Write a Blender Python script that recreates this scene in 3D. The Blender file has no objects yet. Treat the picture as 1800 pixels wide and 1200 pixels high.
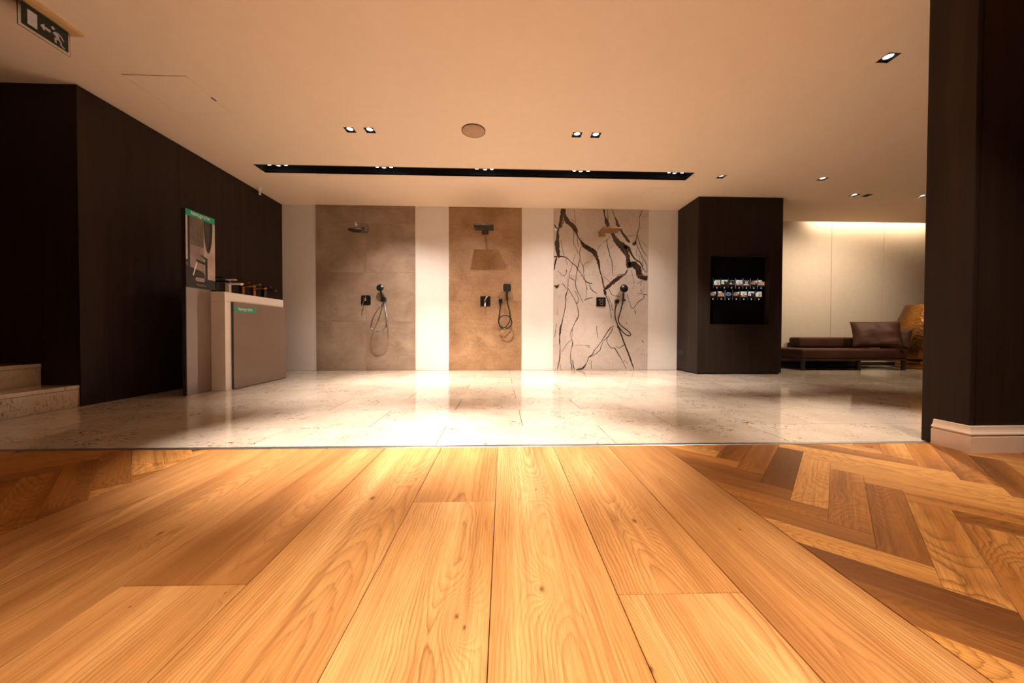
import bpy, bmesh, math, random
from mathutils import Vector, Matrix
random.seed(7)
S = bpy.context.scene
COL = S.collection
PI = math.pi

# ------------------------------------------------------------------ camera
cam = bpy.data.cameras.new('camera')
cam.sensor_width = 36.0
cam.lens = 612.5 / 1800 * 36
cam.shift_y = -7.77 / 1800
cam.clip_start = 0.01
co = bpy.data.objects.new('camera', cam)
COL.objects.link(co)
def _rot(p, y, r):
    Ry = Matrix(((math.cos(y), 0, -math.sin(y)), (0, 1, 0), (math.sin(y), 0, math.cos(y))))
    Rx = Matrix(((1, 0, 0), (0, math.cos(p), math.sin(p)), (0, -math.sin(p), math.cos(p))))
    Rz = Matrix(((math.cos(r), -math.sin(r), 0), (math.sin(r), math.cos(r), 0), (0, 0, 1)))
    return Rz @ Rx @ Ry
_R = _rot(-0.0149, 0.03555, 0.00255)
_b = [Vector((v[0], v[2], -v[1])) for v in _R]
_m = Matrix((_b[0], -_b[1], -_b[2])).transposed().to_4x4()
_m.translation = (0, 0, 0.597)
co.matrix_world = _m
S.camera = co

# ------------------------------------------------------------------ world, exposure
w = bpy.data.worlds.new('world')
S.world = w
w.use_nodes = True
w.node_tree.nodes['Background'].inputs[0].default_value = (0, 0, 0, 1)
w.node_tree.nodes['Background'].inputs[1].default_value = 0.0
S.view_settings.view_transform = 'Standard'
S.view_settings.look = 'None'
S.view_settings.gamma = 1
S.view_settings.use_curve_mapping = False
S.view_settings.exposure = 0.08
S.cycles.use_denoising = True
S.cycles.max_bounces = 8
S.cycles.diffuse_bounces = 5
S.cycles.glossy_bounces = 4
S.cycles.transmission_bounces = 6
S.cycles.sample_clamp_indirect = 8
S.cycles.caustics_reflective = False
S.cycles.caustics_refractive = False

# lamp strengths and colours (all lights are the room's own downlights, track spots and cove strip)
WARM = (1.0, 0.80, 0.60)
NEUT = (1.0, 0.87, 0.785)
P_DOWN = 340.0      # recessed downlights in the ceiling in view
P_FRONT = 150.0     # downlights over the wooden floor, nearer than the frame shows
P_TRACK = 200.0      # spots in the black ceiling slot
P_SIDE = 150.0       # downlights over the sofa corner
P_COVE = 15.0       # strip in the ceiling cove

# ------------------------------------------------------------------ node helper
class NT:
    def __init__(s, name):
        s.m = bpy.data.materials.new(name)
        s.m.use_nodes = True
        s.t = s.m.node_tree
        s.b = s.t.nodes['Principled BSDF']
    def n(s, ty, **kw):
        x = s.t.nodes.new(ty)
        for k, v in kw.items():
            setattr(x, k, v)
        return x
    def put(s, inp, v):
        if isinstance(v, bpy.types.NodeSocket):
            s.t.links.new(v, inp)
        elif v is not None:
            if isinstance(v, (tuple, list)) and len(v) == 3 and inp.type == 'RGBA':
                v = (*v, 1)
            inp.default_value = v
    def math(s, op, a, b=None, c=None, clamp=False):
        x = s.n('ShaderNodeMath', operation=op, use_clamp=clamp)
        s.put(x.inputs[0], a); s.put(x.inputs[1], b); s.put(x.inputs[2], c)
        return x.outputs[0]
    def mix(s, f, a, b, mode='MIX'):
        x = s.n('ShaderNodeMix', data_type='RGBA', blend_type=mode)
        s.put(x.inputs[0], f); s.put(x.inputs[6], a); s.put(x.inputs[7], b)
        return x.outputs[2]
    def co(s, kind='Object'):
        return s.n('ShaderNodeTexCoord').outputs[kind]
    def xyz(s, v):
        x = s.n('ShaderNodeSeparateXYZ'); s.put(x.inputs[0], v)
        return x.outputs
    def vec(s, x, y, z):
        c = s.n('ShaderNodeCombineXYZ')
        s.put(c.inputs[0], x); s.put(c.inputs[1], y); s.put(c.inputs[2], z)
        return c.outputs[0]
    def vmul(s, v, k):
        x = s.n('ShaderNodeVectorMath', operation='MULTIPLY'); s.put(x.inputs[0], v); s.put(x.inputs[1], k)
        return x.outputs[0]
    def vadd(s, v, k):
        x = s.n('ShaderNodeVectorMath', operation='ADD'); s.put(x.inputs[0], v); s.put(x.inputs[1], k)
        return x.outputs[0]
    def noise(s, v, scale=5, detail=2, rough=0.5, dist=0.0):
        x = s.n('ShaderNodeTexNoise'); s.put(x.inputs['Vector'], v)
        x.inputs['Scale'].default_value = scale; x.inputs['Detail'].default_value = detail
        x.inputs['Roughness'].default_value = rough; x.inputs['Distortion'].default_value = dist
        return x.outputs[0]
    def ramp(s, f, stops):
        x = s.n('ShaderNodeValToRGB'); s.put(x.inputs[0], f)
        e = x.color_ramp.elements
        while len(e) < len(stops):
            e.new(0.5)
        for q, (p, c) in zip(e, stops):
            q.position = p
            q.color = (*c, 1) if isinstance(c, tuple) else (c, c, c, 1)
        return x.outputs[0]
    def attr(s, name, out='Fac'):
        x = s.n('ShaderNodeAttribute', attribute_type='OBJECT', attribute_name=name)
        return x.outputs[out]
    def bump(s, h, strength=0.2, dist=0.01):
        x = s.n('ShaderNodeBump'); s.put(x.inputs['Height'], h)
        x.inputs['Strength'].default_value = strength; x.inputs['Distance'].default_value = dist
        s.t.links.new(x.outputs[0], s.b.inputs['Normal'])
    def out(s, **kw):
        for k, v in kw.items():
            s.put(s.b.inputs[k.replace('_', ' ')], v)
        return s.m

def plain(name, col, rough=0.5, metal=0.0, var=0.08, scale=12, bump=0.0, spec=0.5, coat=0.0):
    t = NT(name)
    n = t.noise(t.co(), scale, 3, 0.6)
    c0 = tuple(max(0, c * (1 - var)) for c in col); c1 = tuple(c * (1 + var) for c in col)
    c = t.ramp(n, [(0.3, c0), (0.7, c1)])
    if bump:
        t.bump(t.noise(t.co(), scale * 12, 3), bump, 0.002)
    t.b.inputs['Specular IOR Level'].default_value = spec
    t.b.inputs['Coat Weight'].default_value = coat
    return t.out(Base_Color=c, Roughness=rough, Metallic=metal)

def glow(name, col, s):
    t = NT(name)
    n = t.noise(t.co(), 4, 1)
    return t.out(Base_Color=(0.02, 0.02, 0.02), Roughness=0.3, Emission_Color=t.ramp(n, [(0.2, tuple(c * .9 for c in col)), (0.8, col)]), Emission_Strength=s)

def wood(name, light, mid, dark, rings, stretch, warp, rough, tonevar):
    """flat-sawn oak: ring contours of a stretched field, fine pores, knots given per board"""
    t = NT(name)
    x, y, z = t.xyz(t.co())
    r = t.math('MULTIPLY', t.attr('seed'), 61.7)
    off = t.attr('pith')
    wob = t.math('MULTIPLY', t.math('SUBTRACT', t.noise(t.vec(t.math('MULTIPLY', x, 7), t.math('MULTIPLY', y, 2.6), r), 1, 3, 0.55), 0.5), warp)
    xw = t.math('ADD', t.math('SUBTRACT', x, off), wob)
    dep = t.math('ADD', t.math('MULTIPLY', t.noise(t.vec(0.0, t.math('MULTIPLY', y, stretch), t.math('ADD', r, 5.0)), 1, 1, 0.4), 0.34), -0.08)
    F = t.math('SQRT', t.math('ADD', t.math('MULTIPLY', xw, xw), t.math('MULTIPLY', dep, dep)))
    spot = None
    for k in ('knot_a', 'knot_b'):
        kx, ky, ks = t.xyz(t.attr(k, 'Vector'))
        dx = t.math('SUBTRACT', x, kx); dy = t.math('MULTIPLY', t.math('SUBTRACT', y, ky), 0.55)
        d = t.math('SQRT', t.math('ADD', t.math('MULTIPLY', dx, dx), t.math('MULTIPLY', dy, dy)))
        g = t.math('EXPONENT', t.math('MULTIPLY', t.math('DIVIDE', d, t.math('MAXIMUM', ks, 0.001)), -0.45))
        g = t.math('MULTIPLY', g, t.math('MINIMUM', t.math('MULTIPLY', ks, 90), 1))
        F = t.math('ADD', F, t.math('MULTIPLY', g, 0.075))
        core = t.math('SUBTRACT', 1.0, t.math('SMOOTH_MIN', t.math('DIVIDE', d, t.math('MAXIMUM', t.math('MULTIPLY', ks, 0.5), 0.0004)), 1.0, 0.3), None, True)
        spot = core if spot is None else t.math('MAXIMUM', spot, core)
    fine = t.noise(t.vec(t.math('MULTIPLY', x, 60), t.math('MULTIPLY', y, 2.0), r), 1, 4, 0.6)
    ph = t.math('ADD', t.math('MULTIPLY', F, rings), t.math('MULTIPLY', fine, 0.95))
    fr = t.math('FRACT', ph)
    ring = t.ramp(fr, [(0.0, 0.12), (0.35, 0.0), (0.78, 0.5), (0.9, 1.0), (1.0, 0.12)])
    amp = t.math('MULTIPLY', t.ramp(t.noise(t.vec(t.math('MULTIPLY', x, 9), t.math('MULTIPLY', y, 1.4), t.math('ADD', r, 9.0)), 1, 2), [(0.35, 0.18), (0.65, 1.0)]), 0.72)
    pores = t.ramp(t.noise(t.vec(t.math('MULTIPLY', x, 420), t.math('MULTIPLY', y, 11), r), 1, 2, 0.6), [(0.5, 0.0), (0.72, 1.0)])
    broad = t.noise(t.vec(t.math('MULTIPLY', x, 8), t.math('MULTIPLY', y, 0.8), t.math('ADD', r, 3.0)), 1, 3, 0.55)
    base = t.ramp(t.math('ADD', broad, t.math('MULTIPLY', t.attr('tone'), tonevar)), [(0.28, light), (0.52, mid), (0.85, dark)])
    c = t.mix(t.math('MULTIPLY', ring, amp), base, tuple(k * 0.55 for k in dark))
    c = t.mix(t.math('MULTIPLY', pores, 0.38), c, tuple(k * 0.6 for k in dark))
    streak = t.ramp(t.noise(t.vec(t.math('MULTIPLY', x, 30), t.math('MULTIPLY', y, 0.55), t.math('ADD', r, 12.0)), 1, 3, 0.6), [(0.56, 0.0), (0.75, 1.0)])
    c = t.mix(t.math('MULTIPLY', streak, 0.5), c, tuple(k * 0.75 for k in dark))
    silk = t.noise(t.vec(t.math('MULTIPLY', x, 150), t.math('MULTIPLY', y, 2.2), t.math('ADD', r, 21.0)), 1, 4, 0.65)
    c = t.mix(t.ramp(silk, [(0.45, 0.0), (0.85, 0.55)]), c, tuple(k * 0.8 for k in dark))
    c = t.mix(t.ramp(silk, [(0.2, 0.3), (0.42, 0.0)]), c, tuple(min(1, k * 1.25) for k in light))
    c = t.mix(t.math('MULTIPLY', spot, 0.92), c, (0.05, 0.022, 0.012))
    t.bump(t.math('ADD', t.math('MULTIPLY', pores, -0.6), t.math('MULTIPLY', ring, -0.3)), 0.12, 0.001)
    t.b.inputs['Specular IOR Level'].default_value = 0.3
    return t.out(Base_Color=c, Roughness=rough)

def stone(name):
    t = NT(name)
    v = t.vadd(t.co(), t.vec(t.math('MULTIPLY', t.attr('seed'), 43.0), 0.0, t.math('MULTIPLY', t.attr('seed'), 17.0)))
    n = t.noise(v, 2.2, 4, 0.6)
    c = t.ramp(n, [(0.3, (0.47, 0.38, 0.285)), (0.7, (0.60, 0.51, 0.41))])
    # mottled cream limestone with rust-brown flecks that gather in drifts
    fl = t.noise(t.vmul(v, (34, 60, 20)), 1, 5, 0.72, 1.2)
    area = t.ramp(t.noise(v, 4.0, 3, 0.6), [(0.46, 0.0), (0.62, 1.0)])
    f2 = t.math('MULTIPLY', t.ramp(fl, [(0.545, 0.0), (0.60, 1.0)]), t.math('ADD', t.math('MULTIPLY', area, 0.85), 0.15))
    c = t.mix(f2, c, (0.11, 0.055, 0.03))
    c = t.mix(t.math('MULTIPLY', t.ramp(t.noise(v, 9, 5, 0.7), [(0.5, 0.0), (0.75, 1.0)]), 0.25), c, (0.40, 0.29, 0.20))
    t.bump(fl, 0.03, 0.001)
    t.b.inputs['Specular IOR Level'].default_value = 0.6
    return t.out(Base_Color=c, Roughness=t.ramp(n, [(0.3, 0.045), (0.7, 0.085)]))

def veneer(name):
    t = NT(name)
    x, y, z = t.xyz(t.co())
    a = t.math('ADD', x, y)
    n = t.noise(t.vec(t.math('MULTIPLY', x, 14), t.math('MULTIPLY', y, 14), t.math('MULTIPLY', z, 0.8)), 1, 4, 0.6)
    f = t.noise(t.vec(t.math('MULTIPLY', x, 160), t.math('MULTIPLY', y, 160), t.math('MULTIPLY', z, 5)), 1, 3, 0.6)
    c = t.ramp(t.math('ADD', t.math('MULTIPLY', n, 0.75), t.math('MULTIPLY', f, 0.25)), [(0.3, (0.020, 0.0145, 0.012)), (0.55, (0.028, 0.0185, 0.014)), (0.8, (0.052, 0.029, 0.018))])
    t.bump(f, 0.05, 0.001)
    t.b.inputs['Specular IOR Level'].default_value = 0.14
    return t.out(Base_Color=c, Roughness=0.42)

def concrete(name, a, b, c3, rough, scratch):
    t = NT(name)
    v = t.vadd(t.co(), t.vec(t.math('MULTIPLY', t.attr('seed'), 31.0), 0.0, t.math('MULTIPLY', t.attr('seed'), 13.0)))
    n = t.noise(v, 2.4, 6, 0.62, 0.5)
    c = t.ramp(n, [(0.3, a), (0.5, b), (0.72, c3)])
    sp = t.ramp(t.noise(v, 38, 5, 0.75), [(0.52, 0.0), (0.72, 1.0)])
    c = t.mix(t.math('MULTIPLY', sp, scratch), c, tuple(min(1, k * 1.9) for k in c3))
    arc = t.noise(t.vmul(v, (3, 3, 9)), 1, 4, 0.6, 2.0)
    c = t.mix(t.math('MULTIPLY', t.ramp(arc, [(0.52, 0.0), (0.6, 1.0)]), 0.16), c, tuple(k * 0.6 for k in a))
    t.bump(n, 0.05, 0.003)
    return t.out(Base_Color=c, Roughness=rough)

def marble(name):
    t = NT(name)
    v = t.vadd(t.co(), t.vec(t.math('MULTIPLY', t.attr('seed'), 31.0), 0.0, 0.0))
    n = t.noise(v, 1.6, 5, 0.6)
    c = t.ramp(n, [(0.3, (0.46, 0.385, 0.33)), (0.7, (0.58, 0.50, 0.44))])
    hair = t.math('ABSOLUTE', t.math('SUBTRACT', t.noise(v, 3.2, 6, 0.68, 0.8), 0.5))
    c = t.mix(t.math('MULTIPLY', t.ramp(hair, [(0.0, 1.0), (0.012, 0.0)]), 0.35), c, (0.22, 0.15, 0.11))
    fl = t.ramp(t.noise(v, 30, 5, 0.7), [(0.64, 0.0), (0.70, 1.0)])
    c = t.mix(t.math('MULTIPLY', fl, 0.5), c, (0.14, 0.09, 0.06))
    return t.out(Base_Color=c, Roughness=0.06)

def veinmat(name):
    t = NT(name)
    n = t.noise(t.co(), 9, 5, 0.7)
    c = t.ramp(n, [(0.3, (0.022, 0.016, 0.014)), (0.55, (0.050, 0.030, 0.022)), (0.75, (0.13, 0.07, 0.04))])
    return t.out(Base_Color=c, Roughness=0.07)

def hammered(name, col, rough):
    t = NT(name)
    vor = t.n('ShaderNodeTexVoronoi'); t.put(vor.inputs['Vector'], t.co()); vor.inputs['Scale'].default_value = 26
    t.bump(vor.outputs['Distance'], 0.3, 0.015)
    n = t.noise(t.co(), 5, 4, 0.6)
    return t.out(Base_Color=t.ramp(n, [(0.3, tuple(c * .7 for c in col)), (0.7, col)]), Roughness=rough, Metallic=1.0)

def leather(name):
    t = NT(name)
    n = t.noise(t.co(), 4, 5, 0.6)
    vor = t.n('ShaderNodeTexVoronoi'); t.put(vor.inputs['Vector'], t.co()); vor.inputs['Scale'].default_value = 220
    c = t.ramp(n, [(0.3, (0.042, 0.015, 0.008)), (0.7, (0.080, 0.030, 0.016))])
    t.bump(t.math('ADD', t.math('MULTIPLY', vor.outputs['Distance'], 0.3), t.math('MULTIPLY', t.noise(t.co(), 7, 4, 0.6), 2.0)), 0.25, 0.01)
    t.b.inputs['Specular IOR Level'].default_value = 0.25
    return t.out(Base_Color=c, Roughness=0.6)

def clear(name, tint=(0.95, 1, 0.98)):
    t = NT(name)
    n = t.noise(t.co(), 3, 1)
    return t.out(Base_Color=t.ramp(n, [(0, tint), (1, (1, 1, 1))]), Roughness=0.02, Transmission_Weight=1.0, IOR=1.35)

M = dict(
    oak=wood('oak_plank', (0.66, 0.385, 0.160), (0.50, 0.245, 0.082), (0.27, 0.108, 0.030), 130, 0.55, 0.06, 0.38, 0.6),
    parquet=wood('oak_parquet', (0.64, 0.31, 0.085), (0.43, 0.170, 0.038), (0.15, 0.054, 0.013), 115, 1.6, 0.14, 0.36, 0.8),
    stone=stone('cream_limestone'), veneer=veneer('dark_veneer'),
    plaster=plain('white_plaster', (0.74, 0.69, 0.64), 0.85, var=0.02, bump=0.03, spec=0.2),
    ceil=plain('ceiling_paint', (0.84, 0.67, 0.51), 0.9, var=0.015, bump=0.02, spec=0.2),
    grout=plain('dark_grout', (0.10, 0.07, 0.05), 0.9),
    black=plain('matt_black', (0.022, 0.022, 0.023), 0.75), slot=plain('black_slot_paint', (0.022, 0.022, 0.023), 0.3),
    alu=plain('brushed_aluminium', (0.62, 0.64, 0.67), 0.32, 1.0, 0.05, 60),
    white=plain('white_lacquer', (0.80, 0.75, 0.70), 0.35, var=0.02), skirt=plain('skirting_paint', (0.84, 0.72, 0.64), 0.5, var=0.02),
    chrome=plain('chrome', (0.72, 0.72, 0.74), 0.08, 1.0, 0.03), blackmet=plain('black_metal', (0.022, 0.021, 0.021), 0.28, 0.6),
    hosemet=plain('steel_hose', (0.30, 0.30, 0.32), 0.25, 1.0, 0.3, 160),
    darkchrome=plain('black_chrome', (0.16, 0.15, 0.15), 0.18, 1.0), bronze=plain('brushed_bronze', (0.50, 0.24, 0.085), 0.2, 1.0),
    gold=plain('polished_gold', (0.78, 0.46, 0.14), 0.14, 1.0), brass=plain('brushed_brass', (0.36, 0.19, 0.065), 0.3, 1.0),
    con1=concrete('taupe_tile', (0.235, 0.155, 0.100), (0.30, 0.21, 0.145), (0.38, 0.285, 0.205), 0.5, 0.10),
    con2=concrete('rust_tile', (0.215, 0.115, 0.055), (0.31, 0.175, 0.085), (0.40, 0.24, 0.125), 0.45, 0.35),
    marble=marble('cream_marble'), vein=veinmat('brown_vein'),
    panelwall=plain('panel_paint', (0.56, 0.47, 0.37), 0.7, var=0.03, bump=0.02),
    glassgrey=plain('grey_lacquered_glass', (0.225, 0.165, 0.135), 0.04, var=0.02), edge=plain('glass_edge', (0.04, 0.035, 0.032), 0.2),
    green=plain('green_print', (0.0, 0.30, 0.175), 0.35, var=0.05), white_print=plain('white_print', (0.72, 0.70, 0.68), 0.4),
    leather=leather('brown_leather'), darkwood=plain('dark_sofa_frame', (0.022, 0.014, 0.010), 0.35),
    vase=hammered('hammered_gold', (0.40, 0.19, 0.05), 0.36),
    signglass=clear('clear_acrylic'), signgreen=plain('sign_green', (0.002, 0.014, 0.012), 0.3), signwhite=plain('sign_white', (0.55, 0.56, 0.62), 0.4),
    signbox=plain('sign_housing_cream', (0.62, 0.40, 0.18), 0.4), speaker=plain('speaker_grille', (0.50, 0.32, 0.19), 0.8),
    latch=plain('latch_brown', (0.10, 0.03, 0.02), 0.5), screen=plain('black_glass', (0.006, 0.006, 0.006), 0.08),
    lens=glow('lamp_lens', (1.0, 0.95, 0.90), 14.0), lens_dim=glow('lamp_lens_dim', (0.85, 0.9, 1.0), 1.2), strip=glow('led_strip', (1.0, 0.72, 0.42), 5.0),
    ph_wall=plain('print_grey_wall', (0.14, 0.11, 0.10), 0.35, var=0.35, scale=5), ph_light=plain('print_pale_wall', (0.46, 0.36, 0.32), 0.35, var=0.25, scale=4),
    ph_mid=plain('print_mid_wall', (0.27, 0.21, 0.185), 0.35, var=0.3, scale=5),
    ph_dark=plain('print_black', (0.010, 0.009, 0.010), 0.35), ph_glass=plain('print_mirror', (0.050, 0.040, 0.032), 0.35, var=0.3),
    ph_pill=plain('print_pill', (0.36, 0.27, 0.23), 0.4),
)

# ------------------------------------------------------------------ mesh helpers
def box(bm, x0, x1, y0, y1, z0, z1, bev=0.0, seg=1):
    b2 = bmesh.new()
    bmesh.ops.create_cube(b2, size=1)
    for v in b2.verts:
        v.co = Vector(((x0 + x1) / 2 + v.co.x * (x1 - x0), (y0 + y1) / 2 + v.co.y * (y1 - y0), (z0 + z1) / 2 + v.co.z * (z1 - z0)))
    if bev:
        bmesh.ops.bevel(b2, geom=b2.edges[:], offset=bev, segments=seg, profile=0.5, affect='EDGES')
    merge(bm, b2)
def merge(bm, b2, mat=None):
    if mat is not None:
        bmesh.ops.transform(b2, matrix=mat, verts=b2.verts)
    me = bpy.data.meshes.new('t'); b2.to_mesh(me); b2.free(); bm.from_mesh(me); bpy.data.meshes.remove(me)
def prism(bm, poly, z0, z1, bev=0.0):
    """upright prism over a ccw polygon, its top edge chamfered by bev"""
    n = len(poly)
    c = Vector((sum(p[0] for p in poly) / n, sum(p[1] for p in poly) / n))
    lo = [bm.verts.new((p[0], p[1], z0)) for p in poly]
    if bev:
        up = [bm.verts.new((p[0], p[1], z1 - bev)) for p in poly]
        tp = []
        for i, p in enumerate(poly):
            a = Vector(poly[i - 1][:2]) - Vector(p[:2]); b = Vector(poly[(i + 1) % n][:2]) - Vector(p[:2])
            a.normalize(); b.normalize()
            cr = abs(a.x * b.y - a.y * b.x) or 1
            d = (a + b) * (bev / cr)
            tp.append(bm.verts.new((p[0] + d.x, p[1] + d.y, z1)))
        rings = [lo, up, tp]
    else:
        tp = [bm.verts.new((p[0], p[1], z1)) for p in poly]
        rings = [lo, tp]
    for a, b in zip(rings, rings[1:]):
        for i in range(n):
            bm.faces.new((a[i], a[(i + 1) % n], b[(i + 1) % n], b[i]))
    bm.faces.new(tp); bm.faces.new(lo[::-1])
def lathe(bm, prof, seg=32, loc=(0, 0, 0), mat=None):
    b2 = bmesh.new()
    rows = []
    for r, z in prof:
        if r < 1e-6:
            rows.append([b2.verts.new((0, 0, z))])
        else:
            rows.append([b2.verts.new((r * math.cos(2 * PI * i / seg), r * math.sin(2 * PI * i / seg), z)) for i in range(seg)])
    for a, b in zip(rows, rows[1:]):
        for i in range(seg):
            j = (i + 1) % seg
            if len(a) == 1 and len(b) == 1: continue
            if len(a) == 1: b2.faces.new((a[0], b[j], b[i]))
            elif len(b) == 1: b2.faces.new((a[i], a[j], b[0]))
            else: b2.faces.new((a[i], a[j], b[j], b[i]))
    for f in b2.faces: f.smooth = True
    bmesh.ops.recalc_face_normals(b2, faces=b2.faces)
    m = Matrix.Translation(loc)
    if mat is not None: m = m @ mat
    merge(bm, b2, m)
def cyl(bm, r, a, b, seg=20):
    """solid cylinder between two points"""
    a = Vector(a); b = Vector(b); d = b - a
    q = Vector((0, 0, 1)).rotation_difference(d.normalized()).to_matrix().to_4x4()
    L = d.length; c = min(r, L) * 0.08
    lathe(bm, [(0, 0), (r - c, 0), (r, c), (r, L - c), (r - c, L), (0, L)], seg, a, q)
def tube(bm, pts, r, seg=8):
    pts = [Vector(p) for p in pts]
    prev = None; rows = []
    up = Vector((0.3, 1, 0.2)).normalized()
    for i, p in enumerate(pts):
        t = (pts[min(i + 1, len(pts) - 1)] - pts[max(i - 1, 0)]).normalized()
        u = (up - t * up.dot(t)).normalized(); v = t.cross(u); up = u
        rows.append([bm.verts.new(p + (u * math.cos(2 * PI * k / seg) + v * math.sin(2 * PI * k / seg)) * r) for k in range(seg)])
    for a, b in zip(rows, rows[1:]):
        for k in range(seg):
            f = bm.faces.new((a[k], a[(k + 1) % seg], b[(k + 1) % seg], b[k])); f.smooth = True
    bm.faces.new(rows[0][::-1]); bm.faces.new(rows[-1])
def smooth_path(pts, n=8):
    P = [Vector(p) for p in pts]; P = [P[0] * 2 - P[1]] + P + [P[-1] * 2 - P[-2]]
    out = []
    for i in range(1, len(P) - 2):
        for k in range(n):
            t = k / n
            a, b, c, d = P[i - 1], P[i], P[i + 1], P[i + 2]
            out.append(0.5 * ((2 * b) + (c - a) * t + (2 * a - 5 * b + 4 * c - d) * t * t + (3 * b - a - 3 * c + d) * t ** 3))
    return out + [P[-2]]
LOC = {}
def tag(o, label=None, cat=None, group=None, kind=None):
    if label: o['label'] = label
    if cat: o['category'] = cat
    if group: o['group'] = group
    if kind: o['kind'] = kind
    return o
def thing(name, loc, label, cat, group=None):
    o = bpy.data.objects.new(name, None)
    o.empty_display_size = 0.1
    COL.objects.link(o); o.location = loc
    LOC[o.name] = Vector(loc)
    return tag(o, label, cat, group)
def obj(name, bm, mat, parent=None, org=None, label=None):
    """one mesh object from world-space geometry; org moves its origin"""
    org = Vector(org) if org is not None else (LOC[parent.name].copy() if parent is not None else Vector((0, 0, 0)))
    for v in bm.verts: v.co -= org
    bmesh.ops.recalc_face_normals(bm, faces=bm.faces)
    me = bpy.data.meshes.new(name); bm.to_mesh(me); bm.free()
    me.materials.append(M[mat] if isinstance(mat, str) else mat)
    o = bpy.data.objects.new(name, me); COL.objects.link(o)
    LOC[o.name] = org
    if parent is not None:
        o.parent = parent; o.location = org - LOC[parent.name]
    else:
        o.location = org
    if label: o['label'] = label
    return o
def bobj(name, b, mat, parent=None, bev=0.0, seg=1, **kw):
    bm = bmesh.new(); box(bm, *b, bev, seg)
    return obj(name, bm, mat, parent, **kw)
def struct(o):
    o['kind'] = 'structure'; return o
def copy_tree(o, parent=None):
    c = o.copy(); COL.objects.link(c)
    if parent is not None: c.parent = parent
    for ch in list(o.children): copy_tree(ch, c)
    return c
def poly_sheet(bm, pts, t=None):
    """thin plate: pts is a flat polygon of 3D points, pushed out by vector t"""
    a = [bm.verts.new(p) for p in pts]; b = [bm.verts.new(Vector(p) + Vector(t)) for p in pts]
    n = len(pts)
    bm.faces.new(a); bm.faces.new(b[::-1])
    for i in range(n): bm.faces.new((a[i], b[i], b[(i + 1) % n], a[(i + 1) % n]))
def text_mesh(body, size, mat4):
    cu = bpy.data.curves.new('txt', 'FONT'); cu.body = body; cu.size = size; cu.resolution_u = 3; cu.extrude = 0.0004
    o = bpy.data.objects.new('txt', cu); COL.objects.link(o)
    bpy.context.view_layer.update()
    me = bpy.data.meshes.new_from_object(o.evaluated_get(bpy.context.evaluated_depsgraph_get()))
    bpy.data.objects.remove(o); bpy.data.curves.remove(cu)
    bm = bmesh.new(); bm.from_mesh(me); bpy.data.meshes.remove(me)
    w = max(v.co.x for v in bm.verts); 
    bmesh.ops.transform(bm, matrix=mat4, verts=bm.verts)
    return bm
def spot(parent, loc, aim, power, col, size=1.6, blend=0.8, radius=0.02):
    L = bpy.data.lights.new('spot_light', 'SPOT'); L.energy = power; L.color = col
    L.spot_size = size; L.spot_blend = blend; L.shadow_soft_size = radius
    o = bpy.data.objects.new('spot_light', L); COL.objects.link(o)
    o.rotation_euler = (Vector(aim) - Vector(loc)).to_track_quat('-Z', 'Y').to_euler()
    o.parent = parent; o.location = Vector(loc) - LOC[parent.name]
    return o

# ------------------------------------------------------------------ the setting
XL, YS, YB, CZ = -3.30, 2.87, 5.43, 2.52
floor = struct(bobj('floor', (-6.0, 9.0, -3.0, 6.2, -0.06, -0.013), 'grout'))
# limestone tiles in running bond, 964 x 460 mm
rows = [1.834, 2.203, 2.671, 3.130, 3.587, 4.045, 4.503, 4.961, 5.420, 5.79, 6.15]
def tile(x0, x1, y0, y1):
    g = 0.0019
    cx, cy = (x0 + x1) / 2, (y0 + y1) / 2
    bm = bmesh.new()
    prism(bm, [(x0 + g, y0 + g), (x1 - g, y0 + g), (x1 - g, y1 - g), (x0 + g, y1 - g)], -0.013, 0.0, 0.0006)
    o = obj('tile', bm, 'stone', floor, org=(cx, cy, 0)); o['seed'] = random.random()
for i in range(len(rows) - 1):
    y0, y1 = rows[i], rows[i + 1]
    xs0, xs1 = XL, 9.0
    if y0 > 5.4: xs0 = 4.05
    if y0 < 2.8: xs0 = -3.31
    off = 0.627 if i % 2 == 0 else 0.148
    k = math.floor((xs0 - off) / 0.9635)
    x = off + k * 0.9635
    while x < xs1 - 0.01:
        a, b = max(x, xs0), min(x + 0.9635, xs1)
        if b - a > 0.03: tile(a, b, y0, y1)
        x += 0.9635
# metal strip between stone and wood
trim = struct(bobj('trim_1', (-6.0, -0.272, 1.803, 1.833, -0.013, 0.0015), 'alu', None, 0.0012))
struct(bobj('trim_2', (-0.2705, 2.36, 1.803, 1.833, -0.013, 0.0015), 'alu', None, 0.0012))
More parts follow.
